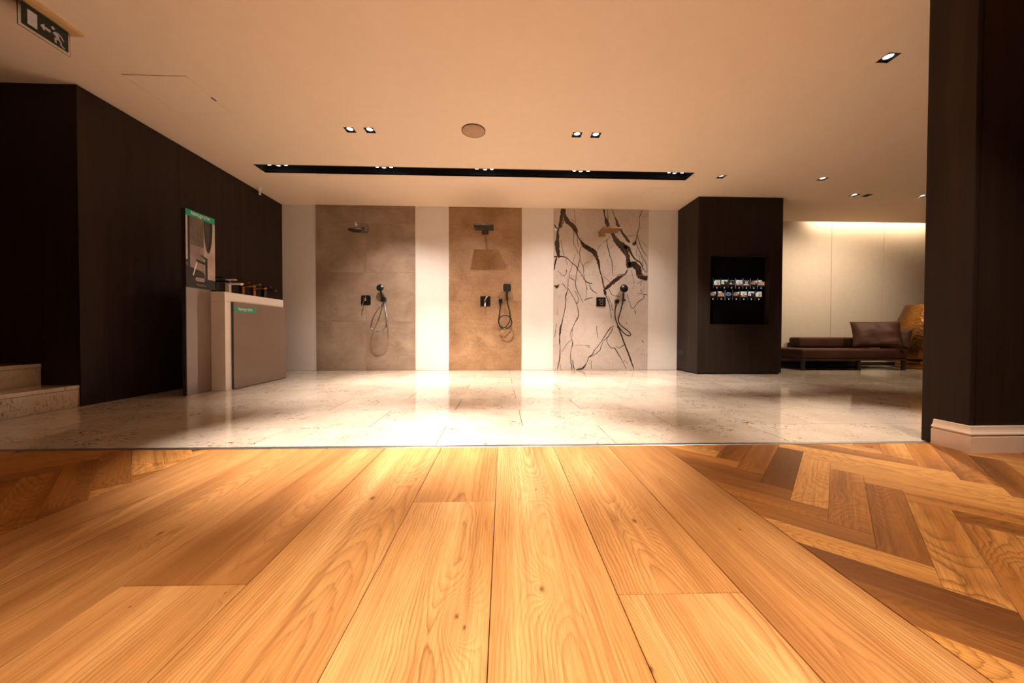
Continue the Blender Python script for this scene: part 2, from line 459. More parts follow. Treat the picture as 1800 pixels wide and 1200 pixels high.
# long oak planks, a hair askew to the room
ANG = 0.0104
PW = 0.2885
PX0 = -0.008        # an edge at y = 1.8
DIR = Vector((math.sin(ANG), math.cos(ANG))); ACR = Vector((math.cos(ANG), -math.sin(ANG)))
def plank(i, y0, y1, tone, knots=(), pith=0.0):
    xm = PX0 + (i + 0.5) * PW
    ym = (y0 + y1) / 2
    o2 = Vector((xm, 1.8)) + DIR * (ym - 1.8)
    h = (y1 - y0) / 2 - 0.0005; hw = PW / 2 - 0.0009
    bm = bmesh.new()
    top = min(h, (1.801 - o2.y) / math.cos(ANG) - 0.0)
    prism(bm, [(-hw, -h), (hw, -h), (hw, top), (-hw, top)], -0.013, 0.0, 0.0012)
    me = bpy.data.meshes.new('plank'); bm.to_mesh(me); bm.free(); me.materials.append(M['oak'])
    o = bpy.data.objects.new('plank', me); COL.objects.link(o); o.parent = floor
    o.location = (o2.x, o2.y, 0); o.rotation_euler = (0, 0, -ANG)
    o['seed'] = random.random(); o['tone'] = tone; o['pith'] = pith
    kk = []
    for (kx, ky, ks) in knots:
        d = Vector((kx, ky)) - o2
        kk.append((d.dot(ACR), d.dot(DIR), ks))
    kk += [(0.0, 9.0, 0.0001)] * (2 - len(kk))
    o['knot_a'] = kk[0]; o['knot_b'] = kk[1]
plank(-5, -1.0, 1.801, 0.15, [], 0.05)
plank(-4, -0.6, 1.801, 0.25, [(-1.0, 1.056, 0.016)], -0.02)
plank(-3, 0.837, 1.801, 0.33, [], 0.08)
plank(-3, -1.2, 0.837, 0.06, [(-0.625, 0.809, 0.006), (-0.799, 0.775, 0.006)], -0.03)
plank(-2, -0.9, 1.801, 0.06, [(-0.454, 1.258, 0.022), (-0.37, 1.399, 0.007)], 0.06)
plank(-1, 1.222, 1.801, 0.16, [], 0.02)
plank(-1, -0.8, 1.222, -0.18, [(-0.089, 0.726, 0.012), (-0.070, 0.698, 0.011)], 0.05)
plank(0, -0.7, 1.801, -0.10, [(0.139, 1.308, 0.012), (0.099, 0.798, 0.017)], 0.01)
plank(1, 0.774, 1.801, 0.10, [(0.428, 1.08, 0.02)], -0.02)
plank(1, -1.2, 0.774, -0.02, [(0.270, 0.60, 0.012)], 0.09)
plank(2, -0.9, 1.801, 0.22, [(0.729, 1.023, 0.010)], -0.05)
for i in range(-5, 3):
    plank(i, -2.98, [-1.0, -0.6, -1.2, -0.9, -0.8, -0.7, -1.2, -0.9][i + 5], random.uniform(-.2, .2))
# herringbone parquet either side
def clip(poly, nx, ny, d):
    out = []
    for i, p in enumerate(poly):
        q = poly[(i + 1) % len(poly)]
        a = p[0] * nx + p[1] * ny - d; b = q[0] * nx + q[1] * ny - d
        if a <= 0: out.append(p)
        if a * b < 0:
            t = a / (a - b); out.append((p[0] + (q[0] - p[0]) * t, p[1] + (q[1] - p[1]) * t))
    return out
def area(p):
    return sum(p[i][0] * p[(i + 1) % len(p)][1] - p[(i + 1) % len(p)][0] * p[i][1] for i in range(len(p))) / 2
TONES = {(0, 2): 0.75, (0, 1): -0.45, (0, 0): 0.05, (0, -1): 0.16, (0, -2): -0.15, (0, 3): 0.2, (0, 4): 0.45, (-1, -3): 0.6, (1, 0): -0.3, (1, 1): -0.42, (1, -1): -0.25, (-1, 0): 0.2, (-1, 1): 0.32, (-1, 2): 0.3, (-1, -1): 0.1, (-1, -2): -0.05}
def parquet(xa, ya, cols, nrange, clips, cut):
    W_, L_ = 0.0717, 0.4185
    for c in cols:
        X0 = xa + c * L_
        for n in nrange:
            y = ya + n * 0.1434
            if c % 2 == 0:
                P = [(0, 0), (W_, -W_), (L_ + W_, L_ - W_), (L_, L_)]; Y0 = y; ang = PI / 4
            else:
                Y0 = y + L_
                P = [(0, 0), (L_, -L_), (L_ + W_, W_ - L_), (W_, W_)]; ang = -PI / 4
            P = [(X0 + a, Y0 + b) for a, b in P]
            ctr = Vector((sum(p[0] for p in P) / 4, sum(p[1] for p in P) / 4))
            for (nx, ny, d) in clips: P = clip(P, nx, ny, d) if P else P
            if len(P) < 3 or abs(area(P)) < 0.0008: continue
            if area(P) < 0: P = P[::-1]
            # local frame: y along the block
            ca, sa = math.cos(-(ang - PI / 2)), math.sin(-(ang - PI / 2))
            lp = [((p[0] - ctr.x) * ca - (p[1] - ctr.y) * sa, (p[0] - ctr.x) * sa + (p[1] - ctr.y) * ca) for p in P]
            # tiny joint
            cc = (sum(p[0] for p in lp) / len(lp), sum(p[1] for p in lp) / len(lp))
            lp = [(p[0] - math.copysign(0.00025, p[0] - cc[0]), p[1] - math.copysign(0.00025, p[1] - cc[1])) for p in lp]
            bm = bmesh.new(); prism(bm, lp, -0.013, 0.0, 0.0004)
            me = bpy.data.meshes.new('parquet_block'); bm.to_mesh(me); bm.free(); me.materials.append(M['parquet'])
            o = bpy.data.objects.new('parquet_block', me); COL.objects.link(o); o.parent = floor
            o.location = (ctr.x, ctr.y, 0); o.rotation_euler = (0, 0, ang - PI / 2)
            o['seed'] = random.random(); o['pith'] = random.uniform(-0.05, 0.05)
            o['tone'] = TONES.get((c, n), random.uniform(-0.4, 0.35)) if cut else random.uniform(-0.15, 0.2)
            kn = random.random() < 0.35
            o['knot_a'] = (random.uniform(-.04, .04), random.uniform(-.22, .22), random.uniform(.006, .013)) if kn else (0, 9, 0.0001)
            o['knot_b'] = (0.0, 9.0, 0.0001)
xr = PX0 + 3 * PW      # right edge of the planks at y = 1.8
parquet(1.038, 1.056, range(-2, 4), range(-10, 9), [(-ACR.x, -ACR.y, -(Vector((xr + 0.0012, 1.8)).dot(ACR))), (0, 1, 1.8015), (0, -1, 0.3), (1, 0, 2.6)], True)
xl = PX0 - 5 * PW
parquet(-1.94 - 0.4185, 1.20, range(-2, 4), range(-10, 10), [(ACR.x, ACR.y, Vector((xl - 0.0012, 1.8)).dot(ACR)), (0, 1, 1.8015), (0, -1, -0.2), (-1, 0, 3.2)], False)

# ceiling with openings for the slot, the downlights and the hatches
D = 0.045
LIGHTS = [(-1.432, 3.409), (-1.245, 3.409), (0.750, 3.404), (0.935, 3.404), (2.714, 2.372), (2.736, 4.245), (4.04, 4.253), (4.96, 4.735), (5.14, 4.732), (5.95, 4.73)]
HID = [(-0.62, 1.86), (0.16, 1.86), (-0.9, 0.45), (0.35, 0.45), (1.9, 0.9), (-2.2, 0.5), (-0.4, -1.2), (1.1, -1.2)]
SLOT = (-2.833, 2.336, 4.155, 4.35)
HATCH = [(-2.84, -2.37, 2.742, 3.203), (1.985, 2.40, 4.597, 4.916)]
holes = [SLOT] + HATCH + [(x - D, x + D, y - D, y + D) for x, y in LIGHTS + HID]
def ceiling_mesh(regions):
    bm = bmesh.new()
    T = 0.012
    for (rx0, rx1, ry0, ry1) in regions:
        hs = [h for h in holes if h[0] < rx1 and h[1] > rx0 and h[2] < ry1 and h[3] > ry0]
        xs = sorted({rx0, rx1} | {v for h in hs for v in h[:2] if rx0 < v < rx1})
        ys = sorted({ry0, ry1} | {v for h in hs for v in h[2:] if ry0 < v < ry1})
        for j in range(len(ys) - 1):
            run = None
            for i in range(len(xs)):
                last = i == len(xs) - 1
                solid = False
                if not last:
                    cx, cy = (xs[i] + xs[i + 1]) / 2, (ys[j] + ys[j + 1]) / 2
                    solid = not any(h[0] < cx < h[1] and h[2] < cy < h[3] for h in hs)
                if solid and run is None: run = xs[i]
                if not solid and run is not None:
                    box(bm, run, xs[i], ys[j], ys[j + 1], CZ, CZ + T); run = None
    return bm
ceiling = struct(obj('ceiling', ceiling_mesh([(-6.0, 9.0, -3.0, 2.0), (-6, 9, 2.0, 3.3), (-6.0, 9.0, 3.3, 4.1), (-6.0, 9.0, 4.1, YB), (4.04, 9.0, YB, 5.86)]), 'ceil'))
struct(bobj('ceiling_upper', (-6.0, 9.0, -3.0, 6.3, 2.86, 2.9), 'ceil'))
struct(bobj('ceiling_cove', (4.04, 9.0, 5.86, 5.875, CZ, 2.60), 'ceil'))

# walls
wb = struct(bobj('wall_back', (XL - 0.15, 2.81, YB, YB + 0.12, 0, 2.86), 'plaster'))
def clad(x0, x1, zs, mat, xsplit=()):
    xs = [x0, *xsplit, x1]
    out = []
    for i in range(len(xs) - 1):
        for j in range(len(zs) - 1):
            g = 0.0008
            o = bobj('tile_slab', (xs[i] + g, xs[i + 1] - g, 5.42, YB, zs[j] + g, zs[j + 1] - g), mat, wb, 0.0005, org=((xs[i] + xs[i + 1]) / 2, 5.42, (zs[j] + zs[j + 1]) / 2))
            o['seed'] = random.random(); out.append(o)
    return out
clad(-2.796, -1.297, [0.001, 0.75, 1.5, 2.25, 2.519], 'con1', (-2.046,))
clad(-0.784, 0.341, [0.001, 1.07, 2.195, 2.519], 'con2')
slabs = clad(0.838, 2.338, [0.001, 1.491, 2.519], 'marble')
VEINS = [[968,2518,20,963,2408,23,930,2253,15,903,2165,13,898,2055,20,893,1933,28,905,1823,23,927,1746,5],[1002,2519,15,1002,2354,10,947,2210,7],[841,2274,9,897,2192,10],[1013,2431,13,1047,2332,25,1098,2278,25,1170,2207,28,1204,2114,10,1255,2031,9,1312,1949,23,1390,1900,30,1469,1851,30,1515,1763,20,1549,1663,15,1572,1553,11,1612,1408,9,1636,1275,9],[1158,2521,2,1170,2356,3,1182,2224,3],[1103,2355,3,1164,2317,3],[844,1767,10,933,1774,9,1011,1769,7,1067,1731,6,1134,1665,6,1190,1627,6,1213,1583,6,1281,1489,5,1326,1417,5,1382,1368,7,1450,1357,5],[1154,2168,4,1154,2058,3,1149,1980,4,1189,1903,3,1223,1826,4],[1284,1949,4,1245,1849,5,1251,1738,5,1213,1594,5,1197,1472,5,1181,1361,5,1209,1250,5,1249,1172,4,1305,1056,4],[1221,2103,3,1211,2025,4,1233,1915,3],[1178,1815,3,1145,1693,3,1112,1593,3,1085,1471,4,1135,1421,6,1180,1405,3],[1251,1716,3,1302,1617,4,1314,1484,4,1337,1384,4,1372,1262,4],[1408,1690,3,1347,1678,3,1302,1628,3],[948,2033,3,977,1879,3,1000,1791,4],[888,1757,10,861,1668,10,847,1557,6],[846,1325,5,890,1303,18,929,1337,6],[1040,1570,6,1034,1515,4,990,1459,3],[1022,1747,3,1058,1637,3],[900,1558,3,990,1470,3],[979,1359,4,1047,1271,4],[1068,1448,4,1063,1271,5,1031,1160,9,1031,1060,6,1009,905,5,977,760,8,949,632,15,939,515,6,939,460,10,945,371,5,945,237,7,935,148,7,902,3,4],[940,114,3,958,3,3],[1405,1346,4,1428,1274,5,1462,1240,7,1529,1196,3],[1063,1282,4,1137,1161,4,1205,1028,5,1233,894,5,1217,805,7,1173,738,5,1134,638,5,1106,571,3,1129,482,4,1146,415,7,1119,315,4,1114,181,5,1137,3,7],[1139,638,3,1135,516,3],[1142,159,4,1154,92,7,1171,3,5],[1249,1106,3,1210,1028,3],[1170,1250,3,1227,1128,3,1210,1039,3],[1124,471,3,1051,404,3,968,276,3],[1322,1090,4,1361,1112,6,1462,1140,5],[1360,1295,3,1350,1112,3],[1205,8,5,1255,16,13,1311,36,13,1367,114,4,1400,204,7,1456,248,7,1501,326,5,1546,377,5,1602,461,5,1669,561,6,1713,629,7,1758,679,5,1803,690,4],[1400,198,3,1558,293,5,1619,438,4,1692,517,4,1747,606,4,1781,674,3],[1440,159,3,1441,13,4],[887,737,3,882,660,3,855,504,3],[903,982,2,903,849,2],[1527,695,4,1522,617,4,1545,494,4],[1174,393,2,1298,388,2,1411,382,4],[1399,382,4,1400,338,3],[1622,2517,11,1645,2396,10,1674,2308,23,1720,2220,17,1765,2132,20,1805,2066,30,1862,1977,40,1930,1934,45,1976,1856,30,2005,1768,28,2011,1668,28,2023,1601,20],[1678,2518,3,1690,2396,5,1697,2297,5],[1762,2519,4,1791,2409,6,1826,2343,12,1849,2266,20,1894,2200,13,1940,2123,15,1997,2046,18,2042,2002,10],[1953,1934,30,2009,1924,20,2066,1824,15,2124,1747,10,2215,1681,10,2249,1603,5,2307,1537,5],[2023,1634,35,2090,1668,35,2159,1613,38,2193,1513,40,2251,1458,30,2326,1447,25],[2006,1579,8,1967,1511,12,1877,1455,20,1776,1376,25,1698,1309,20,1642,1264,15,1653,1208,20,1670,1175,8],[2225,2515,4,2186,2381,4,2193,2270,4,2154,2136,6,2139,2003,5,2190,1881,5,2248,1770,5,2306,1659,5,2318,1537,4],[2154,2136,4,2189,2015,5,2236,1893,5,2322,1777,4],[2138,2036,7,2110,1980,20,2076,1991,5],[2200,2048,2,2322,1916,2],[2145,1903,3,2146,1780,3],[2180,1825,3,2203,1703,3],[2225,1792,3,2249,1670,4,2233,1558,3],[1676,2053,4,1682,1953,6,1717,1820,6,1757,1688,5,1775,1476,4],[1760,2120,3,1676,2042,3,1614,1986,3],[1778,1965,2,1710,1898,2],[1592,1963,3,1553,1941,3,1531,1874,3],[2057,1579,3,2092,1468,3,2115,1356,3],[1985,2101,3,2121,2114,3],[1612,1475,3,1674,1431,3,1725,1381,3],[1832,1477,4,1888,1505,4,1956,1506,4],[2319,1414,5,2251,1413,3,2161,1357,4],[2228,1402,4,2218,1313,3],[1665,1175,7,1716,1042,7,1734,964,5,1752,807,4],[1699,1164,4,1756,1020,5,1768,930,5],[1709,1276,4,1766,1181,4,1890,1160,4],[2003,1199,3,2027,1110,3,2090,965,4,2163,1055,5,2231,1112,6,2265,1123,4,2276,1190,6,2327,1179,4],[2162,1212,4,2230,1201,4,2264,1190,5],[2218,1279,4,2241,1212,3],[2124,943,7,2147,882,4],[1849,696,10,1895,607,11,1952,450,11,2010,304,11,2068,159,10,2120,1,5],[1775,673,4,1764,606,3,1692,506,4,1686,439,4,1749,349,5,1806,349,6,1863,260,6,1932,147,4,2001,13,4],[1817,383,3,1885,349,4,1953,394,7],[1954,159,3,2034,91,3],[1990,752,4,2013,719,3],[2247,473,6,2265,428,4]]
def vein_mesh(lo, hi):
    rnd = random.Random(3)
    bm = bmesh.new()
    for q in VEINS:
        pts = [(q[i] / 1000, q[i + 1] / 1000, q[i + 2] / 1000 * (1.0 + min(.35, q[i + 2] / 80))) for i in range(0, len(q), 3)]
        sp = smooth_path([Vector(p) for p in pts], 7)
        k1 = k2 = 1.0
        L_ = []
        for i, p in enumerate(sp):
            a = sp[max(i - 1, 0)]; b = sp[min(i + 1, len(sp) - 1)]
            t = Vector((b.x - a.x, b.y - a.y)); t = t.normalized() if t.length else Vector((1, 0))
            nn = Vector((-t.y, t.x))
            k1 += (rnd.uniform(0.55, 1.4) - k1) * .45; k2 += (rnd.uniform(0.55, 1.4) - k2) * .45
            w1 = max(0.0018, p.z * k1); w2 = max(0.0018, p.z * k2)
            j = rnd.uniform(-0.12, 0.12) * min(p.z, 0.02) + rnd.uniform(-0.003, 0.003)
            c = Vector((p.x, p.y)) + nn * j
            if i in (0, len(sp) - 1): w1 *= .4; w2 *= .4
            L_.append((c + nn * w1, c - nn * w2))
        for (a, b), (c, d) in zip(L_, L_[1:]):
            zc = (a.y + b.y + c.y + d.y) / 4
            zz = (a.y, b.y, c.y, d.y)
            if max(zz) < lo + .002 or min(zz) > hi - .002: continue
            qd = [(min(max(v.x, 0.84), 2.336), 5.4194, min(max(v.y, lo + .002), hi - .002)) for v in (a, b, d, c)]
            try: bm.faces.new([bm.verts.new(v) for v in qd])
            except ValueError: pass
    return bm
for o, (lo, hi) in zip(slabs, [(0.001, 1.491), (1.491, 2.519)]):
    v = obj('marble_veins', vein_mesh(lo, hi), 'vein', o, label='dark brown branching veins of the marble slab')
    v['kind'] = 'stuff'

wl = struct(bobj('wall_left', (XL - 0.15, XL - 0.008, YS + 0.1005, YB, 0, 2.86), 'veneer'))
for a, b in ((YS - 0.008, 3.72), (3.722, 4.575), (4.577, YB)):
    bobj('veneer_panel', (XL - 0.008, XL, a, b, 0.0, CZ - 0.004), 'veneer', wl, 0.0008)
ws = struct(bobj('wall_stair', (-6.0, XL - 0.0085, YS, YS + 0.1, 0, 2.86), 'veneer'))
struct(bobj('wall_stair_end', (-6.1, -6.0, -3.0, YS + 0.1, 0, 2.86), 'veneer'))
struct(bobj('wall_front', (-6.0, 9.0, -3.1, -3.0, 0, 2.86), 'plaster'))
struct(bobj('wall_right_end', (9.0, 9.1, -3.0, 6.3, 0, 2.86), 'panelwall'))
wn = struct(bobj('wall_alcove', (4.04, 9.0, 6.16, 6.28, 0, 2.86), 'panelwall'))
for a in (4.06, 5.045, 6.032, 7.02, 8.008):
    bobj('wall_panel', (a, a + 0.980, 6.148, 6.16, 0.06, 2.80), 'panelwall', wn, 0.001)
struct(bobj('baseboard_alcove', (4.06, 9.0, 6.142, 6.16, 0.0, 0.055), 'darkwood'))

# right wall end (the dark pier in front) with its skirting
wr = struct(bobj('wall_right', (2.375, 9.0, 1.672, 1.855, 0, 2.86), 'veneer'))
bobj('veneer_panel', (2.36, 2.375, 1.662, 1.86, 0.0, CZ), 'veneer', wr, 0.001)
bobj('veneer_panel', (2.362, 2.385, 1.66, 1.672, 0.0, CZ), 'veneer', wr, 0.001)
bobj('veneer_panel', (2.391, 3.4, 1.66, 1.672, 0.0, CZ), 'veneer', wr, 0.001)
bobj('veneer_panel', (3.402, 4.6, 1.66, 1.672, 0.0, CZ), 'veneer', wr, 0.001)
prof = [(0, 0), (.022, 0), (.022, .080), (.019, .083), (.013, .084), (.013, .089), (.020, .090), (.023, .093), (.022, .097), (.016, .104), (.012, .113), (.010, .125), (.010, .130), (.006, .132), (0, .132)]
def skirting():
    bm = bmesh.new()
    stations = []
    for t_, z_ in prof:
        stations.append(((2.36 - t_, 1.80, z_), (2.36 - t_, 1.66 - t_, z_), (4.6, 1.66 - t_, z_)))
    V_ = [[bm.verts.new(p) for p in s] for s in stations]
    for a, b in zip(V_, V_[1:]):
        for k in range(2): bm.faces.new((a[k], a[k + 1], b[k + 1], b[k]))
    bm.faces.new([v[0] for v in V_]); bm.faces.new([v[2] for v in V_][::-1])
    return bm
struct(obj('baseboard_right', skirting(), 'skirt'))

# stair at the left: two stone steps up to a landing
st = thing('stone_stair', (-3.6, 2.3, 0), 'cream stone stair of two steps rising left along the dark wall', 'stair')
for (x0, x1, z0) in ((-3.635, -3.315, 0.0), (-5.9, -3.605, 0.169)):
    r_ = bobj('riser', (x0 if z0 == 0 else -3.70, x1, 1.84, YS - 0.003, z0, z0 + 0.137), 'stone', st, 0.001); r_['seed'] = random.random()
    t_ = bobj('tread', (x0, x1 + 0.004, 1.84, YS - 0.003, z0 + 0.139, z0 + 0.169), 'stone', st, 0.003, 2); t_['seed'] = random.random()

# ------------------------------------------------------------------ ceiling fittings
def downlight(x, y, label, lit=True, group='square recessed downlights in the ceiling'):
    t = thing('downlight', (x, y, CZ), label, 'ceiling light', group)
    bm = bmesh.new()
    e, k, h = D, 0.003, 0.06
    box(bm, x - e, x - e + k, y - e, y + e, CZ - 0.001, CZ + h); box(bm, x + e - k, x + e, y - e, y + e, CZ - 0.001, CZ + h)
    box(bm, x - e + k, x + e - k, y - e, y - e + k, CZ - 0.001, CZ + h); box(bm, x - e + k, x + e - k, y + e - k, y + e, CZ - 0.001, CZ + h)
    box(bm, x - e, x + e, y - e, y + e, CZ + h, CZ + h + 0.003)
    obj('housing', bm, 'black', t)
    bm = bmesh.new(); lathe(bm, [(0.0285, 0.012), (0.030, 0.005), (0.041, 0.009), (0.0418, 0.012), (0.0418, 0.05), (0.0285, 0.05), (0.0285, 0.012)], 24, (x, y, CZ))
    rf = obj('reflector', bm, 'black', t)
    bm = bmesh.new(); lathe(bm, [(0, 0.007), (0.016, 0.008), (0.028, 0.012), (0.028, 0.016), (0, 0.016)], 24, (x, y, CZ))
    obj('lens', bm, 'lens' if lit == 1 else ('lens_dim' if lit == 2 else 'screen'), rf, label='glowing lens' if lit else None)
    return t
DL = [('lit square downlight above the first shower, left one of its pair', 1, (-1.5, 3.7, 0), P_DOWN, NEUT),
      ('lit square downlight above the first shower, right one of its pair', 1, (-1.0, 3.7, 0), P_DOWN, NEUT),
      ('lit square downlight right of the round ceiling speaker, nearer one of its pair', 1, (0.75, 3.6, 0), P_DOWN, NEUT),
      ('lit square downlight right of the round ceiling speaker, farther one of its pair', 1, (1.1, 3.6, 0), P_DOWN, NEUT),
      ('single large-looking lit square downlight beside the dark front pier at right', 1, (2.35, 2.12, 0), P_DOWN * 1.1, NEUT),
      ('dim square downlight in the ceiling just before the dark pillar with the screen', 2, None, 0, NEUT),
      ('single small lit square downlight between the dark pillar and the front pier', 1, (4.6, 4.3, 0), P_SIDE, WARM),
      ('small lit square downlight over the sofa corner, left one of the close pair', 1, (5.2, 6.15, .9), P_SIDE * .8, WARM),
      ('small unlit square downlight over the sofa corner, right one of the close pair', 0, None, 0, WARM),
      ('small lit square downlight half hidden at the edge of the dark front pier', 1, (6.1, 6.15, .9), P_SIDE * .9, WARM)]
for (x, y), (lab, lit, aim, p, c) in zip(LIGHTS, DL):
    t = downlight(x, y, lab, lit)
    if aim: spot(t, (x, y, CZ - 0.003), aim, p, c, 1.05 if p == P_DOWN else 1.0 if p == P_SIDE else 1.8 if c is WARM else 0.9, 0.9)
FR = [((-0.86, 2.0, 0), 6.4, NEUT, 0.78), ((0.18, 2.0, 0), 5.4, NEUT, 0.78), ((-0.40, 0.40, 0), 0.4, WARM, 1.1), ((-0.05, 0.30, 0), 2.9, WARM, 1.05), ((1.75, 1.0, 0), 1.25, WARM, 1.6), ((-2.2, 0.6, 0), 0.04, WARM, 1.9), ((-0.4, -1.2, 0), 0.6, WARM, 1.8), ((1.1, -1.2, 0), 0.9, WARM, 2.0)]
for (x, y), (aim, k, c, sz) in zip(HID, FR):
    t = downlight(x, y, 'square recessed downlight in the ceiling over the wooden floor, nearer than the photo shows', 1, 'downlights over the wooden floor')
    spot(t, (x, y, CZ - 0.003), aim, P_FRONT * k, c, sz, 0.95)

# black slot with track spots
x0, x1, y0, y1 = SLOT
tr = thing('light_slot', ((x0 + x1) / 2, (y0 + y1) / 2, CZ), 'long black recessed slot across the ceiling before the shower wall', 'ceiling slot')
for nm, b in (('slot_side', (x0 - .01, x1 + .01, y0 - .01, y0, CZ - .001, CZ + .2)), ('slot_side', (x0 - .01, x1 + .01, y1, y1 + .01, CZ - .001, CZ + .2)),
              ('slot_end', (x0 - .01, x0, y0, y1, CZ - .001, CZ + .2)), ('slot_end', (x1, x1 + .01, y0, y1, CZ - .001, CZ + .2)), ('slot_top', (x0 - .01, x1 + .01, y0 - .01, y1 + .01, CZ + .2, CZ + .21)),
              ('track_rail', (x0 + .02, x1 - .02, y0 + .09, y0 + .115, CZ + .172, CZ + .199))):
    bobj(nm, b, 'slot', tr)
CL = [(-2.71, -2.615, -2.52), (-1.458, -1.383, -1.295), (-0.276, -0.18, -0.098), (0.90, 0.982, 1.07), (2.07, 2.145, 2.233)]
AIM = [((-2.55, 4.3, 0), (-1.9, 4.7, 0)), ((-1.45, 5.35, 0), (-0.95, 4.75, 0)), ((-0.55, 5.4, 0.2), (-0.05, 4.75, 0)), ((0.62, 5.4, 0.1), (1.2, 4.7, 0)), ((1.75, 5.4, 0.2), (2.6, 4.45, 0))]
CW = ['far left', 'second from left', 'middle', 'second from right', 'far right']
POW = [(0.07, 0.35), (0.85, 1.9), (0.46, 1.7), (0.50, 1.8), (0.36, 2.0)]
for ci, xs in enumerate(CL):
    for k, x in enumerate(xs):
        y = 4.212 if k != 1 else 4.234
        wh = ['left', 'middle', 'right'][k]
        t = thing('track_spotlight', (x, y, CZ + .17), f'{wh} spotlight of the {CW[ci]} cluster in the ceiling slot' + ('' if k != 1 else ', dimmer'), 'spotlight', 'spotlights in the black ceiling slot')
        bm = bmesh.new(); cyl(bm, 0.034, (x, y, CZ + .036), (x, y, CZ + .13), 20); lb = obj('lamp_body', bm, 'black', t)
        bm = bmesh.new(); cyl(bm, 0.008, (x, y, CZ + .13), (x, y, CZ + .17), 10); obj('stem', bm, 'black', t)
        bm = bmesh.new(); lathe(bm, [(0, 0.026), (0.014, 0.027), (0.024, 0.031), (0.024, 0.037), (0, 0.037)], 20, (x, y, CZ)); obj('lens', bm, 'lens' if k != 1 else 'lens_dim', lb, label='glowing lens')
        if k != 1:
            a = AIM[ci][0 if k == 0 else 1]
            spot(t, (x, y, CZ + .018), a, P_TRACK * POW[ci][0 if k == 0 else 1], NEUT, 1.55 if k == 0 else 1.0, 1.0 if k == 0 else 0.85, 0.016 if k == 0 else 0.02)

sp = thing('ceiling_speaker', (-0.253, 3.372, CZ), 'round beige loudspeaker cover set in the ceiling', 'speaker')
bm = bmesh.new(); lathe(bm, [(0.108, -0.001), (0.108, -0.007), (0.1125, -0.008), (0.113, 0.0), (0.108, -0.001)], 48, (-0.253, 3.372, CZ)); obj('rim', bm, 'black', sp)
bm = bmesh.new(); lathe(bm, [(0, -0.0075), (0.107, -0.0075), (0.1085, -0.005), (0.1085, 0), (0, 0)], 48, (-0.253, 3.372, CZ)); obj('grille', bm, 'speaker', sp)

for i, (a, b, c, d) in enumerate(HATCH):
    t = thing('ceiling_hatch', ((a + b) / 2, (c + d) / 2, CZ), ['large square access hatch flush in the ceiling near the exit sign', 'faint square access hatch flush in the ceiling near the dark pillar'][i], 'hatch', 'access hatches in the ceiling')
    g = (0.003, 0.0015)[i]
    hp = bobj('panel', (a + g, b - g, c + g * 2.8, d - g * .6, CZ, CZ + .012), 'ceil', t)
    bm = bmesh.new()
    for q in ((a - .004, b + .004, c - .004, d + .004, CZ + .014, CZ + .02),): box(bm, *q)
    obj('backing', bm, 'black', t)
    if i == 0: bobj('latch', (b - .012, b + .004, 2.985, 3.03, CZ - .002, CZ + .002), 'latch', hp, 0.0005, label='small brown latch')

# sprinkler by the left wall
s_ = thing('sprinkler', (-3.225, 4.82, CZ), 'small pale sprinkler nozzle hanging from the ceiling at the dark left wall', 'sprinkler')
bm = bmesh.new(); lathe(bm, [(0, 0), (0.032, 0), (0.03, -0.008), (0.012, -0.014), (0.011, -0.05), (0, -0.05)], 20, (-3.225, 4.82, CZ)); obj('escutcheon', bm, 'white', s_)
bm = bmesh.new(); cyl(bm, 0.014, (-3.225, 4.82, CZ - .045), (-3.232, 4.845, CZ - .085), 14); obj('nozzle', bm, 'white', s_)
bm = bmesh.new(); cyl(bm, 0.006, (-3.2235, 4.80, CZ - .062), (-3.225, 4.82, CZ - .06), 8); obj('bracket', bm, 'darkchrome', s_)

# exit sign: acrylic plate hanging from a flush housing, pictogram towards the room
SX = -2.759
ex = thing('exit_sign', (SX, 2.24, CZ), 'green emergency exit sign with running figure and arrow, hanging from the ceiling', 'exit sign')
bm = bmesh.new(); box(bm, SX - .055, SX + .058, 2.085, 2.392, CZ - .018, CZ + .002, 0.004, 2); obj('housing', bm, 'signbox', ex, label='cream housing')
bobj('plate', (SX - .003, SX + .003, 2.118, 2.362, 2.352, CZ - .017), 'signglass', ex, 0.0006, label='clear acrylic plate')
def rrect(y0, y1, z0, z1, r, n=5):
    P = []
    for cy, cz, a in ((y1 - r, z1 - r, 0), (y0 + r, z1 - r, 90), (y0 + r, z0 + r, 180), (y1 - r, z0 + r, 270)):
        for k in range(n):
            t = math.radians(a + 90 * k / (n - 1)); P.append((cy + r * math.cos(t), cz + r * math.sin(t)))
    return P
bm = bmesh.new(); poly_sheet(bm, [(SX + .0035, y, z) for y, z in rrect(2.131, 2.3505, 2.368, 2.494, .006)], (.0015, 0, 0)); sfc = obj('sign_face', bm, 'signgreen', ex)
def onsign(name, polys):
    bm = bmesh.new()
    for P in polys: poly_sheet(bm, [(SX + .0052, y, z) for y, z in P], (.0008, 0, 0))
    obj(name, bm, 'signwhite', sfc)
onsign('door_symbol', [[(2.157, 2.387), (2.2, 2.387), (2.2, 2.472), (2.157, 2.472)]])
onsign('arrow_symbol', [[(2.214, 2.4285), (2.232, 2.449), (2.2335, 2.436), (2.2615, 2.436), (2.2615, 2.421), (2.2335, 2.421), (2.232, 2.408)]])
def stroke(pts, w):
    out = []
    for (a, b), (c, d) in zip(pts, pts[1:]):
        v = Vector((c - a, d - b)).normalized(); n = Vector((-v.y, v.x)) * w / 2; v *= w * .3
        out.append([(a + n.x - v.x, b + n.y - v.y), (a - n.x - v.x, b - n.y - v.y), (c - n.x + v.x, d - n.y + v.y), (c + n.x + v.x, d + n.y + v.y)])
    return out
head = [(2.274 + .0085 * math.cos(k * PI / 8), 2.460 + .0085 * math.sin(k * PI / 8)) for k in range(16)]
